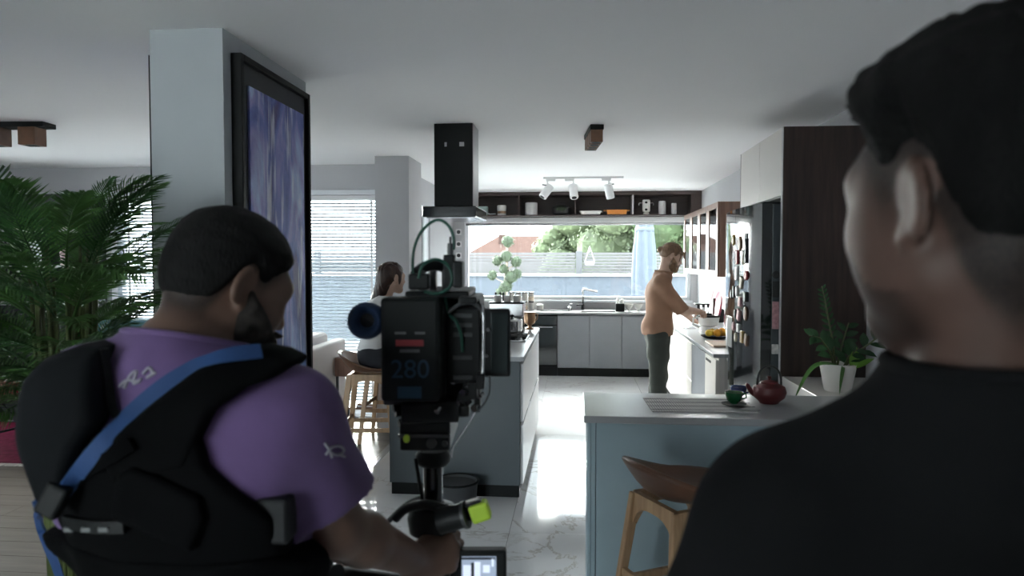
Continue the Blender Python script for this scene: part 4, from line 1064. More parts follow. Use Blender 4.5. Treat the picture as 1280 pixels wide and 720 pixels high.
for i, (x, y, r, lab) in enumerate(((-4.945, 6.0, .05, 'white bowl nearest the red lacquer box'), (-5.32, 5.76, .07, 'wider white bowl left of the red lacquer box'))):
    tag(MB().lathe([(.001, 0), (r * .5, 0), (r, .05), (r * .94, .05), (r * .4, .012), (.001, .01)], n=20).build('white_bowl', M['ceramic'], smooth='auto', loc=(x, y, .442)), lab, 'bowl')
tag(MB().tube([(-.12, 0, .02), (-.05, 0, .02), (.05, .02, .04), (.13, .03, .09)], .012).build('driftwood', M['book2'], smooth=True, loc=(-5.04, 5.82, .559)), 'small brown branch lying on the red box', 'branch')
ac = thing('armchair', 'teal upholstered armchair behind the palm', 'armchair', (-4.45, 6.48, .012))
MB().box((-.40, .18, .30), (.40, .38, 1.04)).build('backrest', M['teal'], ac, bev=.06, seg=4)
MB().box((-.36, -.1, .22), (.36, .2, .44)).build('seat', M['teal'], ac, bev=.05, seg=3)
for s in (-1, 1): MB().box((s * .40 - .06, -.12, .22), (s * .40 + .06, .3, .66)).build('armrest', M['teal'], ac, bev=.04, seg=3)
for x in (-.33, .33):
    for y in (-.06, .32): MB().cyl((x, y, .23), (x, y, 0), .022, .015, 10).build('leg', M['walnut'], ac)

# ---------------------------------------------------------------- palm
pl = thing('potted_palm', 'tall leafy areca palm filling the left side beside the pillar', 'plant', (-1.84, 2.44, 0))
MB().lathe([(.001, 0), (.16, 0), (.17, .01), (.205, .36), (.21, .38), (.195, .38), (.19, .33), (.001, .32)], n=28).build('planter', M['basket'], pl, smooth='auto')
MB().lathe([(.001, .32), (.192, .325), (.001, .335)], n=20).build('soil', M['soil'], pl)
def frond(L, droop, seed, wmax=.30):
    """arching frond along +x from the origin: rachis with two rows of leaflets"""
    r = random.Random(seed); mb = MB(); n = 34; pts = []
    for i in range(n + 1):
        t = i / n; pts.append(Vector((L * t * (1 - .12 * t * droop), 0, -droop * L * .55 * t ** 2.4)))
    mb.tube(pts, [.006 * (1 - .8 * i / n) + .0012 for i in range(n + 1)], 5)
    for i in range(5, n + 1):
        for sub in (0,):
            q = min(i + sub, n - .01); k = int(q); f = q - k
            p = pts[k].lerp(pts[min(k + 1, n)], f); tg = (pts[min(k + 1, n)] - pts[max(k - 1, 0)]).normalized(); t = q / n
            for s in (-1, 1):
                l = wmax * math.sin(math.pi * (.16 + .76 * t)) ** .8 * r.uniform(.85, 1.1)
                d = (Vector((0, s, 0)) * (1.05 - .55 * t) + tg * (.55 + .5 * t) + Vector((0, 0, .28 - r.uniform(0, .25)))).normalized()
                up = Vector((0, 0, 1)); sd = d.cross(up).normalized(); w_ = .0068
                a = p; b = p + d * l * .5 + Vector((0, 0, -.02 * l)); e = p + d * l + Vector((0, 0, -l * r.uniform(.18, .42)))
                mb.raw([a - sd * .003, a + sd * .003, b - sd * w_, b + Vector((0, 0, -.004)), b + sd * w_, e], [(0, 1, 3, 2), (1, 4, 3), (2, 3, 5), (3, 4, 5)])
    me = bpy.data.meshes.new('frond'); me.from_pydata([tuple(v) for v in mb.v], [], mb.f)
    return me
FR = [frond(.78, .55, 1, .26), frond(.72, .9, 2, .24), frond(.85, .3, 3, .27), frond(.66, .7, 4, .22)]
for i, me in enumerate(FR): me.materials.append(M['leaf'] if i % 2 == 0 else M['leaf2']); me.polygons.foreach_set('use_smooth', [True] * len(me.polygons))
r_ = random.Random(12)
for i in range(84):
    az = 2 * math.pi * (i * .618 + r_.uniform(-.06, .06)); tall = (i % 16) / 15
    hz = .80 + .56 * tall; el = .30 + .80 * tall + r_.uniform(-.2, .2); k = r_.randrange(4); sc = .62 + .30 * r_.random()
    toward = math.cos(az - math.atan2(.34, .25))                  # the pillar stands on this side
    if abs((az - 4.9 + math.pi) % (2 * math.pi) - math.pi) < .6: sc *= .7
    if toward > .35: sc *= .62; el = max(el, .75)
    base = Vector((.06 * math.cos(az), .06 * math.sin(az), .33)); top = Vector((.08 * math.cos(az) * hz, .08 * math.sin(az) * hz, .33 + hz))
    stx = MB().tube([base, base.lerp(top, .5) + Vector((0, 0, .03)), top], [.010, .008, .006], 6).build('stalk', M['stem'], pl, smooth=True)
    o = inst('frond', FR[k], stx, top, scale=(sc,) * 3)
    o.rotation_euler = (Matrix.Rotation(az, 3, 'Z') @ Matrix.Rotation(-el, 3, 'Y') @ Matrix.Rotation(r_.uniform(-.4, .4), 3, 'X')).to_euler()

# ================================================================ OUTDOORS
g_ = MB().box((-60, -40, -.6), (60, 90, -.16)).build('ground', M['terrace']); struct(g_)
gw = thing('garden_wall', 'low blue-grey rendered garden wall with a pale coping outside the window', 'wall', (0, 16.1, -.16))
MB().box((-9, -.1, 0), (9, .1, 1.44)).build('wall_body', M['outwall'], gw)
MB().box((-9, -.16, 1.44), (9, .16, 1.50)).build('coping', M['coping'], gw, bev=.01)
fn = thing('garden_fence', 'pale horizontal slat fence on top of the garden wall', 'fence', (0, 16.15, 1.34))
for x in (-8.95, -5.95, -2.95, .05, 3.05, 6.05): MB().box((x - .07, -.05, 0), (x + .07, .05, .50)).build('post', M['fencepost'], fn, bev=.005)
slat2 = MB().box((-1.42, -.014, -.0265), (1.42, .014, .0265)).build('fence_slat', M['fence'], fn, bev=.003)
sm = slat2.data; bpy.data.objects.remove(slat2)
for x in (-7.45, -4.45, -1.45, 1.55, 4.55):
    for i in range(7): inst('fence_slat', sm, fn, (x, 0, .045 + i * .066))
hl = thing('hanging_planter', 'small white planter hanging on the garden fence', 'planter', (.28, 15.78, 1.52))
MB().lathe([(.001, 0), (.07, 0), (.10, .02), (.11, .10), (.10, .10), (.001, .08)], n=18).build('bowl', M['coping'], hl, smooth='auto')
MB().tube([(-.10, 0, .10), (0, .05, .42), (.10, 0, .10)], .006).build('hanger', M['steel'], hl)
MB().tube([(0, .05, .41), (0, .2, .40), (0, .355, .30)], .01).build('hook', M['steel'], hl)

um = thing('patio_umbrella', 'folded pale blue patio umbrella outside the window', 'umbrella', (1.29, 14.0, -.16))
MB().cyl((0, 0, 0), (0, 0, 2.95), .028, n=12).build('pole', M['fencepost'], um)
MB().lathe([(.001, 0), (.28, 0), (.28, .06), (.05, .1), (.001, .1)], n=20).build('base', M['fencepost'], um)
MB().lathe([(.17, .95), (.215, 1.0), (.21, 1.5), (.19, 2.0), (.15, 2.5), (.08, 2.85), (.03, 2.98)], n=64, wob=lambda q, z: .16 * math.sin(8 * q + z * .8) * min(1, (3.05 - z))).build('folded_canopy', M['umbrella'], um, smooth=True)
MB().lathe([(.17, 2.35), (.185, 2.37), (.18, 2.42), (.165, 2.43)], n=30).build('tie_band', M['umbrella'], um, smooth=True)

def leaf_ball(mb, c, r, n, size, rg_):
    c = Vector(c)
    for _ in range(n):
        v = Vector((rg_.gauss(0, 1), rg_.gauss(0, 1), rg_.gauss(0, 1))).normalized()
        p = c + Vector((v.x * r[0], v.y * r[1], v.z * r[2])) * rg_.uniform(.72, 1.06)
        t = v.orthogonal().normalized(); t.rotate(Matrix.Rotation(rg_.uniform(0, 6.28), 3, v)); b = v.cross(t); t = (t + v * rg_.uniform(-.6, .6)).normalized()
        s = size * rg_.uniform(.6, 1.2)
        mb.raw([p - t * s - b * s * .5, p + t * s - b * s * .5, p + t * s * .7 + b * s * .5, p - t * s * .7 + b * s * .5], [(0, 1, 2, 3)])
rgt = random.Random(21)
tpy = thing('topiary_tree', 'cloud-pruned topiary tree with round tufts outside the window', 'tree', (-1.27, 13.0, -.16))
MB().tube([(0, 0, 0), (.02, 0, .8), (-.02, 0, 1.4), (.02, 0, 1.9), (.01, 0, 2.2)], [.035, .03, .025, .02, .014], 8).build('trunk', M['bark'], tpy, smooth=True)
for px, py, r in ((636, 301, .115), (634, 320, .115), (623, 326, .095), (647, 327, .105), (631, 336, .09), (617, 344, .09), (640, 346, .13), (648, 342, .09), (634, 358, .12), (627, 366, .1)):
    x = (px - 636) / 69 + .02; z = 1.64 + (325 - py) / 69 + .16
    mb = MB(); mb.ball((x, 0, z), r * .86, 12, 8); leaf_ball(mb, (x, 0, z), (r, r, r), 220, .022, rgt)
    tf = mb.build('foliage_tuft', M['topiary'], tpy)
    MB().tube([(.0, 0, z - .15), (x * .6, 0, z - .08), (x, 0, z - .02)], [.014, .012, .008], 6).build('branch', M['bark'], tf)
def tree(lab, x, y, h, rx, rz, m, n=5400, size=.075):
    t = thing('garden_tree', lab, 'tree', (x, y, -.16), 0, 'trees beyond the garden fence')
    MB().tube([(0, 0, 0), (.1, 0, h * .4), (0, 0, h * .7)], [.18, .14, .08], 8).build('trunk', M['bark'], t, smooth=True)
    mb = MB()
    for i in range(13):
        a = i * 2.4 + rgt.uniform(-.4, .4); q = rgt.uniform(.15, .7)
        c = (rx * q * math.cos(a), rx * q * math.sin(a), h - rz + rz * rgt.uniform(-1.0, .6)); rr_ = rx * rgt.uniform(.38, .6)
        leaf_ball(mb, c, (rr_, rr_, rr_ * .8), n // 13, size, rgt); mb.ball(c, (rr_ * .8, rr_ * .8, rr_ * .62), 10, 7)
    tag(mb.build('crown', M[m], t), kind='stuff')
tree('pale green tree beyond the fence, left of the umbrella', 1.15, 27, 5.3, 2.6, 2.0, 'foliage2', 7000)
tree('bushy green tree beyond the fence right behind the folded umbrella', 3.3, 26, 5.6, 2.3, 2.0, 'foliage')
tree('darker tree beyond the fence at the right window edge', 5.2, 25, 5.6, 2.2, 2.0, 'foliage')
tree('small pale shrub tree at the left of the tree row', -.6, 28, 3.2, 1.2, 1.0, 'foliage2', 2400)
hs = thing('neighbour_house', 'low pale house with a terracotta roof beyond the fence', 'house', (-2.4, 40, -.16))
MB().box((-3.4, -2, 0), (2.2, 3, 1.95)).build('house_wall', M['housewall'], hs)
rf = MB(); rf.raw([(-3.8, -2.4, 1.9), (2.6, -2.4, 1.9), (2.6, 3.4, 1.9), (-3.8, 3.4, 1.9), (-2.0, .5, 3.15), (.6, .5, 3.15)], [(0, 1, 5, 4), (1, 2, 5), (2, 3, 4, 5), (3, 0, 4), (3, 2, 1, 0)])
rf = rf.build('roof', M['roof'], hs)
for x in (-1.6, .9): MB().box((x - .28, -.6, 2.3), (x + .28, -.05, 3.2)).build('chimney', M['roof'], rf)
hs2 = thing('neighbour_house', 'terracotta-walled annex left of the low pale house', 'house', (-7.4, 38, -.16))
MB().box((-1, -1, 0), (1, 1, 2.9)).build('house_wall', M['roof'], hs2)
MB().box((-1.15, -1.15, 2.9), (1.15, 1.15, 3.05)).build('roof', M['housewall'], hs2)
for x in (-.5, .5): MB().box((x - .25, -1.01, 1.9), (x + .25, -1.0, 2.5)).build('window', M['blackmetal'], hs2)

# ================================================================ PEOPLE: continuous surfaces from blended volumes
A = lambda *v: np.array(v, dtype=float)
def nrm(v): v = np.asarray(v, float); return v / np.linalg.norm(v)
class Vol:
    def __init__(s, lo, hi, h):
        s.lo = np.array(lo, float); s.h = h
        s.n = np.ceil((np.array(hi, float) - s.lo) / h).astype(int) + 1
        s.f = np.full(s.n, .08, np.float32)
    def like(s):
        v = Vol(s.lo, s.lo, s.h); v.n = s.n.copy(); v.f = s.f.copy(); return v
    def blk(s, lo, hi):
        i0 = np.maximum(0, np.floor((np.array(lo) - s.lo) / s.h).astype(int)); i1 = np.minimum(s.n, np.ceil((np.array(hi) - s.lo) / s.h).astype(int) + 1)
        if (i1 <= i0).any(): return None, None
        P = [(s.lo[a] + np.arange(i0[a], i1[a]) * s.h).astype(np.float32).reshape([-1 if b == a else 1 for b in range(3)]) for a in range(3)]
        return tuple(slice(i0[a], i1[a]) for a in range(3)), P
    def add(s, prims, off=0.0):
        for fn, lo, hi, k in prims:
            m = k + .035 + max(off, 0)
            sl, P = s.blk(lo - m, hi + m)
            if sl is None: continue
            d = fn(P) - off; f = s.f[sl]
            if k > 0:
                hh = np.maximum(k - np.abs(f - d), 0) / k; s.f[sl] = np.minimum(f, d) - hh * hh * k * .25
            else: s.f[sl] = np.minimum(f, d)
        return s
    def cut(s, prims, k=.006):
        """carve prims away"""
        for fn, lo, hi, _ in prims:
            sl, P = s.blk(lo - .05, hi + .05)
            if sl is None: continue
            d = -fn(P); f = s.f[sl]
            hh = np.maximum(k - np.abs(f - d), 0) / k; s.f[sl] = np.maximum(f, d) + hh * hh * k * .25
        return s
    def all(s):
        return [(s.lo[a] + np.arange(s.n[a]) * s.h).astype(np.float32).reshape([-1 if b == a else 1 for b in range(3)]) for a in range(3)]
    def keep(s, fn, k=.004):
        """intersect with fn<0"""
        d = fn(s.all()); f = s.f
        hh = np.maximum(k - np.abs(f - d), 0) / k; s.f = (np.maximum(f, d) + hh * hh * k * .25).astype(np.float32); return s
    def mod(s, fn): s.f = (s.f + fn(s.all())).astype(np.float32); return s
    def sample(s, p):
        q = np.clip((np.asarray(p, float) - s.lo) / s.h, 0, s.n - 1.001); i = q.astype(int); t = q - i; r = 0
        for dx in (0, 1):
            for dy in (0, 1):
                for dz in (0, 1):
                    w = (t[0] if dx else 1 - t[0]) * (t[1] if dy else 1 - t[1]) * (t[2] if dz else 1 - t[2]); r += w * s.f[i[0]+dx, i[1]+dy, i[2]+dz]
        return r
    def mesh(s, name):
        f = s.f; f[0] = f[-1] = .05; f[:, 0] = f[:, -1] = .05; f[:, :, 0] = f[:, :, -1] = .05
        neg = f < 0; n = s.n
        c = np.zeros(n - 1, np.uint8)
        for dx in (0, 1):
            for dy in (0, 1):
                for dz in (0, 1): c += neg[dx:n[0]-1+dx, dy:n[1]-1+dy, dz:n[2]-1+dz]
        ci = np.argwhere((c > 0) & (c < 8)); idx = np.full(n - 1, -1, np.int32); idx[tuple(ci.T)] = np.arange(len(ci))
        acc = np.zeros((len(ci), 3)); cnt = np.zeros(len(ci))
        cr = [(x, y, z) for x in (0, 1) for y in (0, 1) for z in (0, 1)]
        val = {o: f[ci[:, 0]+o[0], ci[:, 1]+o[1], ci[:, 2]+o[2]] for o in cr}
        for o in cr:
            for ax in range(3):
                if o[ax]: continue
                e = tuple(1 if a == ax else o[a] for a in range(3)); a, b = val[o], val[e]
                m = (a < 0) != (b < 0); t = np.where(m, a / np.where(m, a - b, 1), 0)
                p = np.array(o, float)[None].repeat(len(ci), 0); p[:, ax] += t
                acc[m] += p[m]; cnt[m] += 1
        V = s.lo + (ci + acc / cnt[:, None]) * s.h
        F = []
        for ax in range(3):
            b, d = (ax + 1) % 3, (ax + 2) % 3
            sl0 = [slice(1, -1)] * 3; sl0[ax] = slice(0, -1); sl1 = list(sl0); sl1[ax] = slice(1, None)
            full0 = neg[tuple(sl0)]; full1 = neg[tuple(sl1)]
            for flip, mk in ((False, full0 & ~full1), (True, ~full0 & full1)):
                e = np.argwhere(mk); off = np.ones(3, int); off[ax] = 0; e = e + off
                def cell(db, dd):
                    q = e.copy(); q[:, b] += db; q[:, d] += dd; return idx[q[:, 0], q[:, 1], q[:, 2]]
                q = np.stack([cell(-1, -1), cell(0, -1), cell(0, 0), cell(-1, 0)], 1)
                F.append(q[:, ::-1] if flip else q)
        F = np.concatenate(F); F = F[(F >= 0).all(1)]
        me = bpy.data.meshes.new(name)
        me.vertices.add(len(V)); me.vertices.foreach_set('co', V.astype(np.float32).ravel())
        me.loops.add(F.size); me.loops.foreach_set('vertex_index', F.astype(np.int32).ravel())
        me.polygons.add(len(F)); me.polygons.foreach_set('loop_start', np.arange(0, F.size, 4, dtype=np.int32)); me.polygons.foreach_set('loop_total', np.full(len(F), 4, np.int32))
        me.polygons.foreach_set('use_smooth', [True] * len(F)); me.update(); me.validate()
        return me
    def obj(s, name, m, parent, keep_big=True): return mesh_obj(name, s.mesh(name), m, parent)

def cone(a, b, ra, rb=None, k=.02, flat=False, sq=None):
    """tapered limb a->b; flat cuts the end at b square; sq=(axis vector, factor) flattens it"""
    a = np.array(a, float); b = np.array(b, float); rb = ra if rb is None else rb; ba = b - a; L2 = ba @ ba; L = L2 ** .5
    def fn(P):
        x, y, z = P[0] - a[0], P[1] - a[1], P[2] - a[2]
        t = np.clip((x * ba[0] + y * ba[1] + z * ba[2]) / L2, 0, 1)
        X, Y, Z = x - t * ba[0], y - t * ba[1], z - t * ba[2]
        d2 = X * X + Y * Y + Z * Z
        if sq is not None:
            v, f = sq; v = nrm(v); c = X * v[0] + Y * v[1] + Z * v[2]; d2 = d2 + c * c * (1 / f ** 2 - 1)
        d = np.sqrt(d2) - (ra + (rb - ra) * t)
        if flat: d = np.maximum(d, ((P[0] - b[0]) * ba[0] + (P[1] - b[1]) * ba[1] + (P[2] - b[2]) * ba[2]) / L)
        return d
    r = max(ra, rb)
    return fn, np.minimum(a, b) - r, np.maximum(a, b) + r, k
def ell(c, r, R=None, k=.02):
    c = np.array(c, float); r = np.array(r, float); R = np.eye(3) if R is None else np.array(R)
    def fn(P):
        x, y, z = P[0] - c[0], P[1] - c[1], P[2] - c[2]
        q = [(x * R[0, i] + y * R[1, i] + z * R[2, i]) for i in range(3)]
        k0 = np.sqrt(sum((q[i] / r[i]) ** 2 for i in range(3))); k1 = np.sqrt(sum((q[i] / r[i] ** 2) ** 2 for i in range(3))) + 1e-6
        return k0 * (k0 - 1) / k1
    e = np.abs(R) @ r
    return fn, c - e, c + e, k
def frame(fwd, up=(0, 0, 1)):
    """columns: right, forward, up"""
    y = nrm(fwd); x = nrm(np.cross(y, up)); z = np.cross(x, y); return np.stack([x, y, z], 1)
def smooth01(t): t = np.clip(t, 0, 1); return t * t * (3 - 2 * t)
def waves(seed, n, lo, hi, dirs=None):
    r = np.random.default_rng(seed); K = r.normal(size=(n, 3)); K /= np.linalg.norm(K, axis=1)[:, None]
    if dirs is not None: K = K * np.array(dirs); K /= np.linalg.norm(K, axis=1)[:, None]
    K *= r.uniform(lo, hi, (n, 1)); ph = r.uniform(0, 6.28, n)
    def fn(P): return sum(np.sin(K[i, 0] * P[0] + K[i, 1] * P[1] + K[i, 2] * P[2] + ph[i]) for i in range(n)) / n ** .5
    return fn

def head_prims(c, R, s=1.0, female=False, ears=True):
    c = np.array(c, float)
    T = lambda p: c + R @ (np.array(p, float) * s)
    E = lambda p, r, k=.02, Q=None: ell(T(p), np.array(r) * s, R if Q is None else R @ Q, k * s)
    Cn = lambda a, b, ra, rb, k=.015: cone(T(a), T(b), ra * s, rb * s, k * s)
    pr = [E((0, -.014, .036), (.076, .098, .088), .0), E((0, -.03, .0), (.070, .076, .075), .03),
          E((0, .032, -.022), (.060, .062, .088), .03), Cn((.0, .025, -.06), (0, .064, -.098), .050, .030, .03),
          Cn((-.050, -.002, -.058), (-.018, .062, -.096), .025, .022, .025), Cn((.050, -.002, -.058), (.018, .062, -.096), .025, .022, .025),
          E((-.047, .042, .004), (.020, .034, .052), .03), E((.047, .042, .004), (.020, .034, .052), .03), E((-.046, .040, -.045), (.022, .032, .038), .03), E((.046, .040, -.045), (.022, .032, .038), .03),
          Cn((-.042, .072, .028), (.042, .072, .028), .016, .016, .018),
          E((-.038, .064, -.022), (.022, .020, .020), .02), E((.038, .064, -.022), (.022, .020, .020), .02),
          Cn((0, .090, .016), (0, .108, -.026), .008, .0125, .010), E((-.012, .096, -.032), (.008, .010, .007), .006), E((.012, .096, -.032), (.008, .010, .007), .006),
          E((0, .088, -.058), (.022, .010, .006), .006), E((0, .086, -.068), (.019, .010, .007), .006), E((0, .082, -.100), (.020, .014, .016), .012)]
    if ears:
        for sx in (-1, 1):
            Q = np.array(Euler((-.15, 0, sx * .5)).to_matrix())
            pr += [ell(T((sx * .083, -.018, .000)), np.array((.0075, .023, .035)) * s, R @ Q, .006 * s), E((sx * .0745, -.004, -.028), (.009, .011, .013), .006)]
    return pr, T
def ear_dents(c, R, s=1.0):
    out = []
    T = lambda p: np.array(c, float) + R @ (np.array(p, float) * s)
    for sx in (-1, 1):
        Q = np.array(Euler((-.15, 0, sx * .5)).to_matrix())
        out.append(ell(T((sx * .0915, -.0125, .001)), np.array((.0065, .013, .023)) * s, R @ Q))
    for sx in (-1, 1): out.append(ell(T((sx * .031, .094, .008)), np.array((.017, .014, .010)) * s, R))
    return out
def to_head(P, c, R, s=1.0):
    x, y, z = P[0] - c[0], P[1] - c[1], P[2] - c[2]
    return [(x * R[0, i] + y * R[1, i] + z * R[2, i]) / s for i in range(3)]
def seg01(v, a, b): return smooth01((v - a) / (b - a))
def hairline(y, low): return np.interp(y, [-.13, -.075, -.055, -.043, -.030, -.012, .000, .008, .022, .032, .05, .075, .12], [low, low, low + .008, low + .035, .012, .038, .034, .016, .014, .032, .050, .062, .07])
def fade_attr(o, c, R, s, low, front=.085, soft=.035, beard=0.0):
    """closely cropped hair and stubble colouring the scalp and jaw, stored per vertex"""
    me = o.data; V = np.empty(len(me.vertices) * 3, np.float32); me.vertices.foreach_get('co', V); V = V.reshape(-1, 3)
    if o.parent: V = V
    x, y, z = to_head([V[:, 0], V[:, 1], V[:, 2]], c, R, s)
    f = seg01(z - hairline(y, low), -soft, .012) * seg01(front + (z - .05) * .35 - y, -.004, .015) * (np.abs(x) < .0775 + .004 * (z > .03))
    f *= (x * x + y * y + z * z < .17 ** 2)
    if beard:
        up = np.where(np.abs(x) > .036, .004 - (y - .01) * .75, -.047)
        b = seg01(up - z, -.010, .030) * seg01(y, -.012, .020) * seg01(z, -.155, -.11) * (np.abs(x) < .072) * (x * x + y * y + z * z < .17 ** 2)
        f = np.maximum(f, b * beard)
    a = me.attributes.new('fade', 'FLOAT', 'POINT'); a.data.foreach_set('value', f.astype(np.float32))
def hair_vol(c, R, s, thick, side, h, low=-.075, seed=1, front=.07, top_line=.055, fade=.024):
    """close-cropped hair: the head surface pushed out where hair grows, tapering away at the hairline"""
    pr, T = head_prims(c, R, s, ears=False)
    v = Vol(np.array(c) - .20 * s, np.array(c) + .20 * s, h).add(pr)
    wv = waves(seed, 10, 120, 330); wv2 = waves(seed + 50, 8, 500, 900)
    def fn(P):
        x, y, z = to_head(P, c, R, s)
        # hairline: low at the nape, arched over the ear, small sideburn, forehead line
        base = hairline(y, low)
        m = seg01(z - base, -.006, fade) * seg01(front + (z - .05) * .35 - y, -.004, .018)
        m = np.clip(m + .10 * wv2(P) * m * (1 - m) * 4, 0, 1)
        t = side + (thick - side) * seg01(z, top_line - .03, top_line + .045)
        t = t * (1 + .07 * wv(P))
        return -(m * (t + .003) - .003) * s
    return v.mod(fn)
def beard_vol(c, R, s, t, h, seed=2):
    pr, T = head_prims(c, R, s, ears=False)
    v = Vol(np.array(c) - .19 * s, np.array(c) + .19 * s, h).add(pr); wv = waves(seed, 10, 150, 400)
    def fn(P):
        x, y, z = to_head(P, c, R, s)
        up = np.where(np.abs(x) > .036, -.002 - (y - .01) * .75, -.047)
        m = seg01(up - z, -.004, .016) * seg01(y, -.012, .010) * (1 - seg01(np.abs(z + .063), .011, .002) * seg01(.024 - np.abs(x), 0, .006) * seg01(y, .07, .08))
        m = m * seg01(z, -.150, -.125)
        mo = seg01(.030 - np.abs(x), 0, .008) * seg01(y, .07, .085) * seg01(.009 - np.abs(z + .049), 0, .004)
        m = np.maximum(m, mo)
        return -(m * (t * (1 + .2 * wv(P)) + .003) - .003) * s
    return v.mod(fn)

def hand_prims(w, R, side, curl=(.5, .5, .5, .5), thumb=.5, s=1.0, grip=1.0):
    """hand at wrist w; R columns: x towards the thumb, y along the fingers, z out of the back of the hand"""
    w = np.array(w, float); T = lambda p: w + R @ (np.array(p, float) * s)
    pr = [ell(T((0, .052, 0)), A(.040, .052, .0155) * s, R, .012 * s), cone(T((-.008, -.01, 0)), T((-.012, .04, -.002)), .026 * s, .022 * s, .02 * s, sq=(R[:, 2], .75)),
          cone(T((.012, .0, -.002)), T((.026, .035, -.010)), .018 * s, .019 * s, .012 * s)]
    for i, (x, L) in enumerate(((.029, .078), (.0095, .086), (-.0105, .080), (-.029, .062))):
        p = A(x, .088 - .006 * abs(i - 1.2), 0); an = 0; r = (.0098, .0098, .0092, .0082)[i]
        pr.append(ell(T(p + A(0, -.004, .004)), A(.011, .013, .010) * s, R, .008 * s))
        for seg, q in enumerate((.45, .31, .24)):
            an += curl[i] * (.75, 1.15, .75)[seg]
            d = A(-x * .25, math.cos(an), -math.sin(an)); e = p + d / np.linalg.norm(d) * L * q * 1.05
            pr.append(cone(T(p), T(e), r * s * (1 - .06 * seg), r * s * (.94 - .06 * seg), .004 * s)); p = e
    p = A(.028, .028, -.010)
    for seg, (L, r) in enumerate(((.040, .0125), (.032, .0105), (.024, .0095))):
        a = .35 + thumb * (.2, .5, .6)[seg] * (seg + 1) * .5
        d = nrm(A(.75 - thumb * .45 * seg, .85, -.25 - thumb * .42 * (seg + .6))); e = p + d * L
        pr.append(cone(T(p), T(e), r * s, r * .93 * s, .006 * s)); p = e
    return pr

def limb(a, b, c, r, k=.02):
    """two-segment limb with muscle bellies; r=(top, mid1, joint, mid2, end)"""
    a, b, c = map(lambda p: np.array(p, float), (a, b, c)); m1 = a + (b - a) * .38; m2 = b + (c - b) * .30
    return [cone(a, m1, r[0], r[1], k), cone(m1, b, r[1], r[2], k), cone(b, m2, r[2], r[3], k), cone(m2, c, r[3], r[4], k)]
def torso_prims(pel, chest, neck, shl, shr, Rt, s=1.0, female=False):
    pel, chest, neck, shl, shr = map(lambda p: np.array(p, float), (pel, chest, neck, shl, shr)); mid = (pel + chest) / 2
    b = 0.90 if female else 1.0
    return [ell(pel, A(.165 if not female else .172, .112, .115) * s, Rt, .0), ell(mid, A(.142 * b, .102 * b, .15) * s, Rt, .07), ell(chest, A(.165 * b, .118 * b, .175) * s, Rt, .07),
            cone(shl, shr, .058 * s * b, .058 * s * b, .06), cone(neck, shl + (neck - shl) * .18 + A(0, 0, .004), .058 * s * b, .05 * s * b, .04), cone(neck, shr + (neck - shr) * .18 + A(0, 0, .004), .058 * s * b, .05 * s * b, .04),
            ell(chest + Rt @ A(-.08, -.06, .06) * s, A(.07, .05, .10) * s, Rt, .05), ell(chest + Rt @ A(.08, -.06, .06) * s, A(.07, .05, .10) * s, Rt, .05),
            ell(chest + Rt @ A(-.075, .07, .05) * s, A(.075, .045, .07) * s, Rt, .05), ell(chest + Rt @ A(.075, .07, .05) * s, A(.075, .045, .07) * s, Rt, .05)]
def foot_prims(an, d, s=1.0, k=.02):
    an = np.array(an, float); d = nrm(A(d[0], d[1], 0)); z = an[2]
    return [cone(an + A(0, 0, -.0), an - d * .035 + A(0, 0, .034 - z), .038 * s, .034 * s, k), cone(an - d * .03 + A(0, 0, .034 - z), an + d * .15 + A(0, 0, .028 - z), .036 * s, .028 * s, k), cone(an + d * .02, an + d * .14 + A(0, 0, .03 - z), .036 * s, .03 * s, k)]
def eyes(c, R, s, parent):
    for sx in (-1, 1):
        p = np.array(c) + R @ (A(sx * .031, .079, .006) * s)
        e = MB().ball(p, .0115 * s, 14, 9).build('eye', M['eye'], parent, smooth=True)
        q = p + R @ (A(0, .0085, -.001) * s); MB().ball(q, .0048 * s, 10, 6).build('iris', M['black'], e, smooth=True)
def brows(c, R, s, parent, m):
    for sx in (-1, 1):
        pts = [np.array(c) + R @ (A(sx * x, y, z) * s) for x, y, z in ((.014, .0895, .026), (.030, .088, .032), (.047, .077, .028))]
        MB().tube([tuple(p) for p in pts], [.004 * s, .0045 * s, .002 * s], 6).build('eyebrow', m, parent, smooth=True)

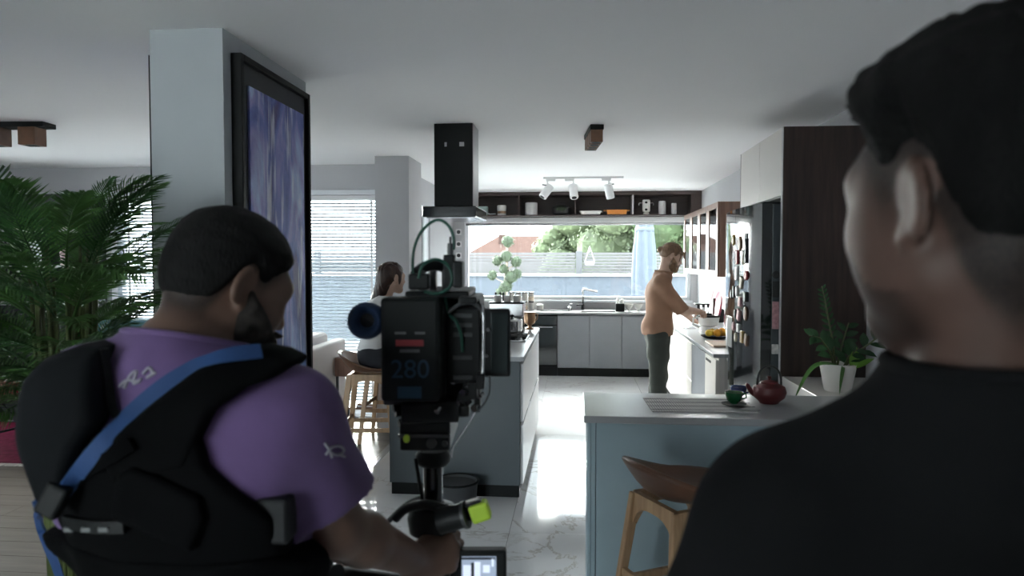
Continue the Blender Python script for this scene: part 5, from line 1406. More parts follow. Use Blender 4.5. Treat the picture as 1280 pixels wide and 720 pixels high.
def ribbon(name, vol, pts, w, t, m, parent, off, view=A(0, 1, 0), n=40, start=-.35):
    """band laid on the surface of vol: points (x,z) are pushed along the view direction until they touch it"""
    P = [np.array(p, float) for p in pts]; path = []
    for i in range(n + 1):
        q = i / n * (len(P) - 1); k = min(int(q), len(P) - 2); f = q - k
        p0, p1, p2, p3 = P[max(k - 1, 0)], P[k], P[k + 1], P[min(k + 2, len(P) - 1)]
        path.append(.5 * ((2 * p1) + (-p0 + p2) * f + (2 * p0 - 5 * p1 + 4 * p2 - p3) * f * f + (-p0 + 3 * p1 - 3 * p2 + p3) * f ** 3))
    ctr = []; 
    for p in path:
        q = np.array(p); 
        for _ in range(400):
            d = vol.sample(q)
            if d < off: break
            q = q + view * max(.0012, min(.01, (d - off) * .7))
        ctr.append(q)
    ctr = np.array(ctr)
    for _ in range(3): ctr[1:-1] = (ctr[:-2] + 2 * ctr[1:-1] + ctr[2:]) / 4
    vs_ = []
    for i, q in enumerate(ctr):
        tg = nrm(ctr[min(i + 1, n)] - ctr[max(i - 1, 0)])
        e = .004; g = A(*[vol.sample(q + e * A(*ax)) - vol.sample(q - e * A(*ax)) for ax in ((1,0,0),(0,1,0),(0,0,1))])
        g = g / (np.linalg.norm(g) + 1e-9); g = nrm(g * .6 - view * .4); g = nrm(g - tg * (g @ tg)); sd = np.cross(tg, g)
        vs_ += [q - sd * w / 2, q + sd * w / 2, q + sd * w / 2 + g * t, q - sd * w / 2 + g * t]
    fs_ = [(0, 1, 2, 3), (4 * n + 3, 4 * n + 2, 4 * n + 1, 4 * n)]
    for i in range(n):
        o = 4 * i
        for a in range(4): fs_.append((o + a, o + 4 + a, o + 4 + (a + 1) % 4, o + (a + 1) % 4))
    return MB().raw([tuple(v) for v in vs_], fs_).build(name, m, parent, smooth='auto'), ctr

def poly2d(P, poly):
    """signed distance to an outline in the body's x-z plane"""
    x, z = P[0], P[2]; d = None; sgn = None; n = len(poly)
    x = np.broadcast_to(x, (P[0].shape[0], 1, P[2].shape[2])); z = np.broadcast_to(z, x.shape)
    ins = np.zeros(x.shape, bool); d = np.full(x.shape, 1e9)
    for i in range(n):
        ax, az = poly[i]; bx, bz = poly[(i + 1) % n]; ex, ez = bx - ax, bz - az
        t = np.clip(((x - ax) * ex + (z - az) * ez) / (ex * ex + ez * ez), 0, 1)
        d = np.minimum(d, np.hypot(x - ax - t * ex, z - az - t * ez))
        c = ((az > z) != (bz > z)) & (x < (bx - ax) * (z - az) / (bz - az + 1e-12) + ax); ins ^= c
    return np.where(ins, -d, d).astype(np.float32)
def curve3(pts, n=24):
    P = [np.array(p, float) for p in pts]; out = []
    for i in range(n + 1):
        q = i / n * (len(P) - 1); k = min(int(q), len(P) - 2); f = q - k
        p0, p1, p2, p3 = P[max(k - 1, 0)], P[k], P[k + 1], P[min(k + 2, len(P) - 1)]
        out.append(tuple(.5 * ((2 * p1) + (-p0 + p2) * f + (2 * p0 - 5 * p1 + 4 * p2 - p3) * f * f + (-p0 + 3 * p1 - 3 * p2 + p3) * f ** 3)))
    return out
def crew(vol, neck, nb, hd, h, m, parent_fn, r=.006, off=.015, tilt=(0, 0, 0), n=56):
    """run the cloth a little up the neck, cut it square to the neck and bind the edge; returns the cloth object"""
    vol.add(neck, off); ax = nrm(nrm(np.array(hd) - nb) * .3 + A(0, 0, .7) + np.array(tilt)); o = np.array(nb) + ax * h
    raw = vol.like()
    vol.keep(lambda P: (P[0] - o[0]) * ax[0] + (P[1] - o[1]) * ax[1] + (P[2] - o[2]) * ax[2], .004)
    cloth = parent_fn(vol); u = nrm(np.cross(ax, A(0, 1, .01))); w = np.cross(ax, u); pts = []
    for i in range(n):
        q = 2 * math.pi * i / n; d = u * math.cos(q) + w * math.sin(q); rr = .02
        while rr < .16 and raw.sample(o + d * rr) < 0: rr += .001
        pts.append(o + d * (rr - .001) - ax * .004)
    pts = np.array(pts)
    for _ in range(2): pts = (np.roll(pts, 1, 0) + 2 * pts + np.roll(pts, -1, 0)) / 4
    MB().tube([tuple(p) for p in pts], r, 8, closed=True).build('collar', m, cloth, smooth=True)
    return cloth
def rebase(t, base):
    base = Vector(base)
    for ch in t.children: ch.location = Vector(ch.location) - base
    t.location = Vector(t.location) + Matrix.Rotation(t.rotation_euler.z, 3, 'Z') @ base
# people and rig in the foreground are laid out in a frame turned with the room view: x right, y away, z up
def L(px, py, d): return A((px - 640) / 900 * d, d, 1.64 - (py - 325) / 900 * d)

# ---------------------------------------------------------------- the dark-haired man in the charcoal tee (right foreground)
def man_right():
    t = thing('person', 'person in a charcoal tee seen from behind, large at the right edge', 'person', (0, 0, 0), YAW)
    s = 1.0
    b = math.radians(19); c = L(1212, 256, .62); Rh = frame((-math.sin(b), math.cos(b), -.06))
    nb = A(.418, .628, 1.53)
    shl, shr = A(.252, .66, 1.392), A(.615, .70, 1.42); chest = A(.415, .715, 1.26); pel = A(.405, .73, .95); Rt = frame((-.1, 1, 0))
    hp, T = head_prims(c, Rh, s)
    tor = torso_prims(pel, chest, nb - A(0, 0, .03), shl, shr, Rt, 1.04)
    neck = [cone(c + Rh @ A(0, -.026, -.05), nb + A(0, .012, -.03), .055, .061, .03)]
    ell_, wrl = A(.160, .69, 1.11), A(.22, .88, .95); elr, wrr = A(.655, .73, 1.12), A(.60, .93, .96)
    arms = limb(shl, ell_, wrl, (.058, .055, .042, .043, .027)) + limb(shr, elr, wrr, (.058, .055, .042, .043, .027))
    hands = hand_prims(wrl, frame(nrm(wrl - ell_)) @ np.diag((1., 1., 1.)), -1) + hand_prims(wrr, frame(nrm(wrr - elr)) @ np.diag((-1., 1., 1.)), 1)
    legs = []; feet = []
    for sx in (-1, 1):
        hip, kn, an = pel + A(sx * .09, 0, -.04), A(.405 + sx * .10, .74, .50), A(.405 + sx * .11, .72, .08)
        legs += limb(hip, kn, an, (.092, .085, .058, .060, .040), .03); feet += foot_prims(an, (sx * .15, 1))
    v = Vol((.02, .30, -.01), (.80, 1.10, 1.90), .005)
    v.add(tor + neck + arms + legs + feet).add(hp).add(hands).cut(ear_dents(c, Rh))
    bo = v.obj('body', M['skin2'], t); fade_attr(bo, c, Rh, s, -.095, beard=.75, soft=.05)
    # t-shirt
    sh = Vol((.02, .42, .84), (.80, 1.02, 1.62), .005)
    sl = [cone(shl, shl + (ell_ - shl) * .72, .074, .084, .035, True), cone(shr, shr + (elr - shr) * .72, .078, .082, .035, True)]
    sh.add(tor, .014).add(sl)
    hem = [ell(pel + A(0, 0, .02), (.185, .135, .15), Rt, .05)]; sh.add(hem)
    wv = waves(5, 8, 18, 55, (1, 1, .5)); sh.mod(lambda P: .0035 * wv(P))
    sh.keep(lambda P: .90 - P[2] + 0 * P[0] + 0 * P[1])
    so_ = crew(sh, neck, nb, c, .026, M['tee'], lambda v: v.obj('t_shirt', M['tee'], t), .0065)
    ts_ = Vol((.1, .50, .0), (.72, 1.0, 1.02), .008); ts_.add(legs, .014).add([ell(pel, (.178, .125, .125), Rt, .05)]); ts_.keep(lambda P: np.maximum(P[2] - 1.0, .06 - P[2]) + 0 * P[0] + 0 * P[1])
    ts_.obj('trousers', M['jeans'], t)
    fv = Vol((.15, .55, -.01), (.68, 1.0, .14), .006).add(feet, .010).keep(lambda P: np.maximum(P[2] - .11, -P[2]) + 0 * P[0] + 0 * P[1]); fv.obj('shoes', M['shoe'], t)
    hv = hair_vol(c, Rh, s, .036, .004, .0035, low=-.062, seed=3, front=.092, fade=.06); h_ = hv.obj('hair', M['hairblack'], t)
    eyes(c, Rh, s, t); brows(c, Rh, s, t, M['hairblack'])
    rebase(t, (.405, .72, 0)); return t
man_right()

# ---------------------------------------------------------------- the camera operator (left foreground)
def operator():
    t = thing('person', 'camera operator in a purple tee and black harness vest with bowed head', 'person', (0, 0, 0), YAW)
    s = 1.0
    a, dn = math.radians(46), math.radians(24)
    c = L(287, 360, 1.24); Rh = frame((math.cos(a) * math.cos(dn), math.sin(a) * math.cos(dn), -math.sin(dn)))
    nb = L(222, 430, 1.145)
    shl, shr = L(106, 506, 1.13), L(362, 528, 1.16); chest = A(-.505, 1.185, 1.245); pel = A(-.505, 1.20, .94); Rt = frame((.05, 1, 0))
    hp, T = head_prims(c, Rh, s)
    tor = torso_prims(pel, chest, nb - A(0, 0, .025), shl, shr, Rt, 1.0)
    neck = [cone(c + Rh @ A(0, -.026, -.045), nb + A(0, .01, -.02), .060, .066, .03)]
    elr, wrr = L(418, 664, 1.22), L(518, 706, 1.42); ell_, wrl = A(-.70, 1.26, 1.14), A(-.45, 1.44, 1.08)
    armr = limb(shr, elr, wrr, (.060, .058, .046, .047, .030)); arml = limb(shl, ell_, wrl, (.060, .056, .043, .044, .028))
    # right hand closes round the gimbal grip below the post
    Rr = np.stack([nrm(A(-.15, .25, 1)), nrm(A(.85, .55, 0)), A(0, 0, 0)], 1); Rr[:, 1] = nrm(Rr[:, 1] - Rr[:, 0] * (Rr[:, 1] @ Rr[:, 0])); Rr[:, 2] = nrm(np.cross(Rr[:, 0], Rr[:, 1]))
    if Rr[1, 2] > 0: Rr[:, 2] *= 1
    hr = hand_prims(wrr, np.stack([Rr[:, 0], Rr[:, 1], -np.abs(Rr[:, 2]) * A(-1, 1, 1) if False else (Rr[:, 2] if Rr[1, 2] < 0 else -Rr[:, 2])], 1), 1, (.95, 1.0, 1.0, 1.0), .6)
    Rl = frame(nrm(wrl - ell_)); hl = hand_prims(wrl, Rl, -1, (.7, .7, .7, .7), .5)
    legs = []; feet = []
    for sx in (-1, 1):
        hip, kn, an = pel + A(sx * .09, 0, -.04), A(-.505 + sx * .11, 1.23, .50), A(-.505 + sx * .13, 1.20 + sx * .05, .08)
        legs += limb(hip, kn, an, (.092, .085, .058, .060, .040), .03); feet += foot_prims(an, (sx * .2, 1))
    v = Vol((-.86, .94, -.01), (-.02, 1.66, 1.80), .005)
    v.add(tor + neck + armr + arml + legs + feet).add(hp).add(hr + hl).cut(ear_dents(c, Rh))
    bo = v.obj('body', M['skin'], t); fade_attr(bo, c, Rh, s, -.066, beard=.8, soft=.03)
    sh = Vol((-.88, .92, .84), (-.12, 1.42, 1.60), .005)
    upr, upl = shr + (elr - shr) * .74, shl + (ell_ - shl) * .7
    sh.add(tor, .014).add([cone(shr, upr, .080, .085, .04, True), cone(shl, upl, .078, .082, .04, True), ell(pel, (.185, .135, .15), Rt, .05)])
    wv = waves(9, 9, 16, 60, (1, 1, .45)); wv2 = waves(19, 6, 60, 110, (.5, 1, 1.2)); sh.mod(lambda P: .0035 * wv(P) + .0014 * wv2(P))
    sh.keep(lambda P: .90 - P[2] + 0 * P[0] + 0 * P[1])
    tee = crew(sh, neck, nb, c, .012, M['purple'], lambda v: v.obj('t_shirt', M['purple'], t), .006)
    # printed marks on the back and the sleeve
    def mark(pts, vol, m, w=.004, off=.0025, par=None, n=16):
        o, _ = ribbon('print', vol, [L(px, py, .80) for px, py in pts], w, .0012, M['print'], par or tee, off, view=nrm(A(-.25, 1, -.15)), n=n); return o
    def press(pts, w=.004):
        """pixel outline pressed onto the cloth along the sight line"""
        out = []
        for px, py in pts:
            d = .80
            for _ in range(500):
                p = L(px, py, d)
                if sh.sample(p) < .0015: break
                d += .0012
            out.append(p)
        MB().tube(curve3(out, 18), w, 6).build('print', M['print'], tee, smooth=True)
    for pts in (((152, 486), (160, 470), (168, 465), (164, 480), (174, 474)), ((176, 468), (184, 460), (188, 468), (180, 473), (192, 466)), ((146, 484), (156, 476), (172, 478))): press(pts, .0022)
    for pts in (((404, 556), (410, 565), (413, 574)), ((405, 571), (413, 561), (424, 560), (428, 566), (420, 571), (412, 568)), ((424, 571), (429, 573))): press(pts, .0022)
    tv = Vol((-.80, .94, 0), (-.20, 1.45, 1.02), .008); tv.add(legs, .014).add([ell(pel, (.178, .125, .125), Rt, .05)]); tv.keep(lambda P: np.maximum(P[2] - .97, .06 - P[2]) + 0 * P[0] + 0 * P[1])
    tv.obj('trousers', M['jeans'], t)
    Vol((-.80, .95, -.01), (-.20, 1.5, .14), .006).add(feet, .010).keep(lambda P: np.maximum(P[2] - .11, -P[2]) + 0 * P[0] + 0 * P[1]).obj('shoes', M['shoe'], t)
    hair_vol(c, Rh, s, .014, .008, .0035, low=-.058, seed=4, front=.078).obj('hair', M['hairblack'], t)
    beard_vol(c, Rh, s, .013, .0035).obj('beard', M['beard'], t)
    eyes(c, Rh, s, t); brows(c, Rh, s, t, M['hairblack'])
    # harness vest: back panel, strap over the right shoulder, stiff pad over the left one
    base = Vol((-.90, .86, .86), (-.12, 1.44, 1.64), .005); base.add(tor, .016).add([cone(shr, upr, .080, .085, .04, True), cone(shl, upl, .078, .082, .04, True), ell(pel, (.185, .135, .15), Rt, .05)])
    dv = 1.06
    XZ = lambda pts, d=dv: [(float(L(px, py, d)[0]), float(L(px, py, d)[2])) for px, py in pts]
    def layer(name, poly, thick, m, ymin=.70, ymax=1.25, rnd=.012, d=dv, wav=0):
        v = base.like(); v.f = base.f - thick
        pf = poly2d(v.all(), XZ(poly, d)); v.f = v.f.astype(np.float32)
        P = v.all(); k = rnd; dd = np.maximum(np.broadcast_to(pf, v.f.shape), P[1] - ymax); hh = np.maximum(k - np.abs(v.f - dd), 0) / k
        v.f = (np.maximum(v.f, dd) + hh * hh * k * .25).astype(np.float32)
        if wav: w_ = waves(31, 8, 25, 70); v.mod(lambda P: wav * w_(P))
        return v, v.obj(name, m, vest)
    vest = bpy.data.objects.new('harness_vest', None); COL.objects.link(vest); vest.parent = t
    bv, _ = layer('back_panel', [(60, 560), (105, 540), (150, 535), (215, 500), (252, 486), (262, 505), (250, 540), (262, 580), (300, 615), (338, 650), (350, 690), (340, 760), (60, 760), (38, 660)], .020, M['vest'], wav=.0015)
    sv, _ = layer('shoulder_strap', [(130, 560), (190, 505), (245, 462), (296, 441), (328, 445), (350, 462), (334, 476), (300, 488), (268, 512), (252, 548), (240, 580), (150, 600)], .026, M['vest'], ymax=1.31)
    pv, _ = layer('shoulder_pad', [(44, 470), (62, 445), (98, 430), (128, 434), (131, 470), (138, 520), (120, 545), (98, 585), (72, 640), (36, 640), (34, 560)], .040, M['vestpad'], ymax=1.31, rnd=.02)
    layer('chest_strap', [(-10, 700), (60, 690), (340, 700), (420, 760), (420, 830), (-10, 830)], .024, M['vest'], ymax=1.43)
    layer('back_plate', [(160, 585), (178, 576), (262, 612), (268, 640), (250, 680), (150, 640)], .034, M['vest'], rnd=.01)
    # bound edges and buckle details
    allv = base.like(); allv.f = np.minimum(np.minimum(bv.f, sv.f), np.minimum(pv.f, base.f)).astype(np.float32)
    def onv(pts, d0=.70):
        out = []
        for px, py in pts:
            d = d0
            for _ in range(700):
                p = L(px, py, d)
                if allv.sample(p) < .004: break
                d += .0012
            out.append(p)
        return out
    def band(name, pts, w, th, m, n=44):
        c3 = np.array(curve3(onv(pts), n)); vs_ = []
        for _ in range(4): c3[1:-1] = (c3[:-2] + 2 * c3[1:-1] + c3[2:]) / 4
        for i, q in enumerate(c3):
            tg = nrm(c3[min(i + 1, n)] - c3[max(i - 1, 0)]); e = .006
            g = A(*[allv.sample(q + e * A(*ax)) - allv.sample(q - e * A(*ax)) for ax in ((1,0,0),(0,1,0),(0,0,1))]); g = g / (np.linalg.norm(g) + 1e-9)
            g = nrm(g * .5 + nrm(A(.35, -1, .1)) * .5); g = nrm(g - tg * (g @ tg)); sd = np.cross(tg, g)
            vs_ += [q - sd * w / 2 - g * th * .5, q + sd * w / 2 - g * th * .5, q + sd * w / 2 + g * th, q - sd * w / 2 + g * th]
        fs_ = [(0, 1, 2, 3), (4 * n + 3, 4 * n + 2, 4 * n + 1, 4 * n)]
        for i in range(n):
            for k in range(4): fs_.append((4*i + k, 4*i + 4 + k, 4*i + 4 + (k + 1) % 4, 4*i + (k + 1) % 4))
        return MB().raw([tuple(v) for v in vs_], fs_).build(name, m, vest, smooth='auto')
    band('blue_strap', [(58, 636), (82, 605), (120, 560), (165, 514), (205, 481), (245, 458), (285, 444), (325, 440)], .024, .004, M['bluestrap'])
    band('blue_strap', [(40, 634), (42, 660), (52, 690), (62, 715), (74, 760)], .016, .004, M['bluestrap'])
    band('edge_binding', [(128, 436), (131, 470), (136, 505), (142, 522)], .012, .005, M['black'])
    band('webbing', [(52, 640), (90, 600), (135, 572), (160, 556)], .020, .004, M['vest'])
    band('webbing', [(75, 655), (110, 662), (150, 662)], .018, .006, M['black'])
    b_ = onv([(60, 628)])[0]; MB().cbox(b_, (.034, .02, .05), Matrix.Rotation(.5, 3, 'Y')).build('buckle', M['black'], vest, bev=.005)
    for px in (82, 104, 126):
        b_ = onv([(px, 664)])[0]; MB().cbox(b_ + A(0, -.006, 0), (.014, .006, .006)).build('label_tab', M['labelgrey'], vest)
    b_ = onv([(350, 650)])[0]
    MB().cbox(b_ + A(-.01, .0, .0), (.05, .05, .07)).build('arm_socket', M['rig'], vest, bev=.006)
    rebase(t, (-.505, 1.19, 0)); return t
operator()

# ---------------------------------------------------------------- the cook at the right worktop
def cook():
    t = thing('person', 'cook in a rust shirt with tied-back hair working at the right worktop', 'person', (0, 0, 0))
    c = A(.915, 7.10, 1.672); Rh = frame((1, .06, -.42)); nb = A(.835, 7.10, 1.505); Rt = frame((1, .10, -.05))
    shr, shl = A(.805, 6.925, 1.425), A(.825, 7.285, 1.425); chest = A(.80, 7.10, 1.265); pel = A(.785, 7.10, .93)
    elr, wrr = A(.995, 6.96, 1.165), A(1.20, 7.16, 1.135); ell_, wrl = A(1.02, 7.36, 1.17), A(1.20, 7.56, 1.02)
    hp, T = head_prims(c, Rh, 1.0); tor = torso_prims(pel, chest, nb - A(0, 0, .025), shl, shr, Rt, .98)
    neck = [cone(c + Rh @ A(0, -.026, -.045), nb + A(0, 0, -.02), .055, .058, .03)]
    arms = limb(shr, elr, wrr, (.056, .052, .040, .042, .027)) + limb(shl, ell_, wrl, (.056, .052, .040, .042, .027))
    def HR(a, b, thumb):
        y = nrm(np.array(b) - a); z = nrm(A(0, 0, 1) - y * y[2]); x = np.cross(y, z) * thumb; return np.stack([x, y, z], 1)
    hands = hand_prims(wrr, HR(wrr, A(1.32, 7.40, 1.105), -1), 1, (.45, .45, .45, .5), .4) + hand_prims(wrl, HR(wrl, A(1.33, 7.62, .98), 1), -1, (.3, .3, .3, .35), .3)
    legs = []; feet = []
    for sy in (-1, 1):
        hip, kn, an = pel + A(0, sy * .09, -.04), A(.80 + .02 * sy, 7.10 + sy * .10, .50), A(.775 - .03 * sy, 7.10 + sy * .11, .08)
        legs += limb(hip, kn, an, (.09, .083, .056, .058, .040), .03); feet += foot_prims(an, (1, sy * .15))
    v = Vol((.55, 6.75, -.01), (1.50, 7.75, 1.88), .006).add(tor + neck + arms + legs + feet).add(hp).add(hands).cut(ear_dents(c, Rh)); v.obj('body', M['skinlight'], t)
    sv = Vol((.55, 6.72, .84), (1.25, 7.55, 1.60), .006).add(tor, .016)
    sv.add([cone(shr, elr + (elr - shr) * .06, .074, .062, .04, True), cone(shl, ell_ + (ell_ - shl) * .06, .074, .062, .04, True), cone(chest - A(0, 0, .1), pel - A(.0, 0, .02), .145, .158, .05, True, sq=(A(1, 0, 0), .80)), ell(pel + A(-.01, 0, .06), (.185, .15, .14), Rt, .05)])
    sv.add([cone(elr - nrm(elr - shr) * .045, elr + nrm(elr - shr) * .012, .066, .066, .01, True), cone(ell_ - nrm(ell_ - shl) * .045, ell_ + nrm(ell_ - shl) * .012, .066, .066, .01, True)])
    wv = waves(41, 9, 14, 48, (1, 1, .35)); sv.mod(lambda P: .006 * wv(P)); 
    sv.keep(lambda P: .905 + .012 * np.sin(P[0] * 22) - P[2] + 0 * P[1])
    crew(sv, neck, nb, c, .026, M['rust'], lambda v: v.obj('shirt', M['rust'], t), .010)
    tv = Vol((.55, 6.8, 0), (1.1, 7.4, 1.06), .007).add(legs, .020).add([ell(pel, (.172, .120, .125), Rt, .05)])
    w2 = waves(43, 7, 20, 60, (1, 1, .5)); tv.mod(lambda P: .004 * w2(P)); tv.keep(lambda P: np.maximum(P[2] - 1.0, .05 - P[2]) + 0 * P[0] + 0 * P[1]); tv.obj('trousers', M['trouser'], t)
    Vol((.55, 6.8, -.01), (1.15, 7.4, .15), .006).add(feet, .010).keep(lambda P: np.maximum(P[2] - .11, -P[2]) + 0 * P[0] + 0 * P[1]).obj('shoes', M['shoe'], t)
    hv = hair_vol(c, Rh, 1.0, .014, .011, .005, low=-.035, seed=6, front=.082, fade=.015)
    hv.add([ell(c + Rh @ A(0, -.128, .022), (.030, .030, .030), Rh, .012), ell(c + Rh @ A(0, -.108, .022), (.016, .02, .016), Rh, .012)])
    hv.add([cone(c + Rh @ A(-.03, .085, .075), c + Rh @ A(-.04, .108, .022), .014, .004, .012), cone(c + Rh @ A(.02, .09, .075), c + Rh @ A(.025, .115, .028), .014, .004, .012), cone(c + Rh @ A(.055, .065, .05), c + Rh @ A(.066, .075, -.02), .011, .003, .01)])
    ho = hv.obj('hair', M['hairblond'], t)
    q = c + Rh @ A(0, -.108, .022); u, w_ = Rh[:, 0], Rh[:, 2]
    MB().tube([tuple(q + (u * math.cos(a) + w_ * math.sin(a)) * .018) for a in [i * math.pi / 8 for i in range(16)]], .005, 6, closed=True).build('hair_tie', M['black'], ho, smooth=True)
    beard_vol(c, Rh, 1.0, .011, .005).obj('beard', M['hairblond'], t); eyes(c, Rh, 1.0, t); brows(c, Rh, 1.0, t, M['hairblond'])
    rebase(t, (.79, 7.10, 0))
cook()

# ---------------------------------------------------------------- the woman seated at the island
def sitter():
    t = thing('person', 'seated woman with long auburn hair and white top on the bar stool', 'person', (0, 0, 0))
    s = .93; c = A(-1.475, 5.70, 1.495); Rh = frame((.74, .67, -.10)); nb = A(-1.545, 5.69, 1.335); Rt = frame((1, .22, 0))
    pel = A(-1.655, 5.68, .885); chest = A(-1.605, 5.68, 1.145); shr, shl = A(-1.545, 5.525, 1.275), A(-1.61, 5.845, 1.275)
    elr, wrr = A(-1.43, 5.47, 1.06), A(-1.235, 5.60, 1.022); ell_, wrl = A(-1.44, 5.92, 1.06), A(-1.24, 5.86, 1.022)
    hp, T = head_prims(c, Rh, s); tor = torso_prims(pel, chest, nb - A(0, 0, .02), shl, shr, Rt, .90, True)
    neck = [cone(c + Rh @ A(0, -.022, -.045), nb + A(0, 0, -.02), .045, .048, .025)]
    arms = limb(shr, elr, wrr, (.046, .043, .034, .036, .023)) + limb(shl, ell_, wrl, (.046, .043, .034, .036, .023))
    def HR(y, thumb): y = nrm(y); z = nrm(A(0, 0, 1) - y * y[2]); return np.stack([np.cross(y, z) * thumb, y, z], 1)
    hands = hand_prims(wrr, HR(A(.7, .6, -.02), -1), 1, (.15,) * 4, .2, .9) + hand_prims(wrl, HR(A(.8, -.5, -.02), 1), -1, (.15,) * 4, .2, .9)
    legs = []; feet = []
    for sy in (-1, 1):
        hip, kn, an = pel + A(.03, sy * .085, -.04), A(-1.285, 5.72 + sy * .12, .82), A(-1.36, 5.70 + sy * .10, .43)
        legs += limb(hip, kn, an, (.085, .078, .054, .052, .036), .03)
        d = nrm(A(1, .1 * sy, -.25)); feet += [cone(an, an - d * .03 + A(0, 0, -.04), .034, .03, .02), cone(an - d * .02 + A(0, 0, -.045), an + d * .14 + A(0, 0, -.05), .032, .024, .02), cone(an, an + d * .12 + A(0, 0, -.05), .032, .024, .02)]
    Vol((-1.90, 5.36, .30), (-1.05, 6.06, 1.66), .006).add(tor + neck + arms + legs + feet).add(hp).add(hands).cut(ear_dents(c, Rh, s)).obj('body', M['skinlight'], t)
    sv = Vol((-1.90, 5.36, .80), (-1.2, 6.06, 1.42), .006).add(tor, .013).add([cone(shr, shr + (elr - shr) * .6, .060, .062, .035, True), cone(shl, shl + (ell_ - shl) * .6, .060, .062, .035, True)])
    wv = waves(61, 8, 18, 60, (1, 1, .4)); sv.mod(lambda P: .004 * wv(P)); 
    sv.keep(lambda P: .915 - P[2] + 0 * P[0] + 0 * P[1])
    crew(sv, neck, nb, c, .018, M['whitetee'], lambda v: v.obj('top', M['whitetee'], t), .005)
    tv = Vol((-1.90, 5.36, .40), (-1.10, 6.06, 1.0), .006).add(legs, .010).add([ell(pel, A(.160, .114, .112), Rt, .05)]).keep(lambda P: np.maximum(P[2] - .945, .47 - P[2]) + 0 * P[0] + 0 * P[1]); tv.obj('trousers', M['jeans'], t)
    Vol((-1.5, 5.45, .28), (-1.1, 5.95, .52), .006).add(feet, .008).keep(lambda P: P[2] - .44 + 0 * P[0] + 0 * P[1]).obj('shoes', M['whitetee'], t)
    hv = hair_vol(c, Rh, s, .016, .014, .005, low=-.09, seed=8, front=.075, fade=.012)
    big = Vol(c - A(.28, .20, .42), c + A(.18, .20, .18), .005); big.add([ell(c + Rh @ A(0, -.022, .042), (.082, .104, .088), Rh, .0), cone(c + Rh @ A(0, -.07, .02), c + A(-.125, -.02, -.18), .078, .062, .05, sq=(Rh[:, 1], .8)), cone(c + A(-.125, -.02, -.18), c + A(-.160, -.02, -.33), .060, .030, .04, sq=(Rh[:, 1], .65)),
             cone(c + Rh @ A(.058, .02, .04), c + Rh @ A(.066, .035, -.12), .020, .010, .02), cone(c + Rh @ A(-.058, .02, .04), c + Rh @ A(-.066, .035, -.12), .020, .010, .02)])
    ws = waves(71, 10, 90, 220, (1, 1, .12)); big.mod(lambda P: .0035 * ws(P))
    def face_open(P):
        x, y, z = to_head(P, c, Rh, s); return np.minimum(np.minimum(.062 + .35 * (z - .05) - y, .2) * -1, 1) + 0 * x
    big.keep(face_open, .012).cut([ell(c + Rh @ (A(.086, -.012, .0) * s), A(.022, .024, .034) * s, Rh)], .008)
    big.obj('hair', M['hairauburn'], t); eyes(c, Rh, s, t); brows(c, Rh, s, t, M['hairauburn'])
    rebase(t, (-1.65, 5.68, .75))
sitter()

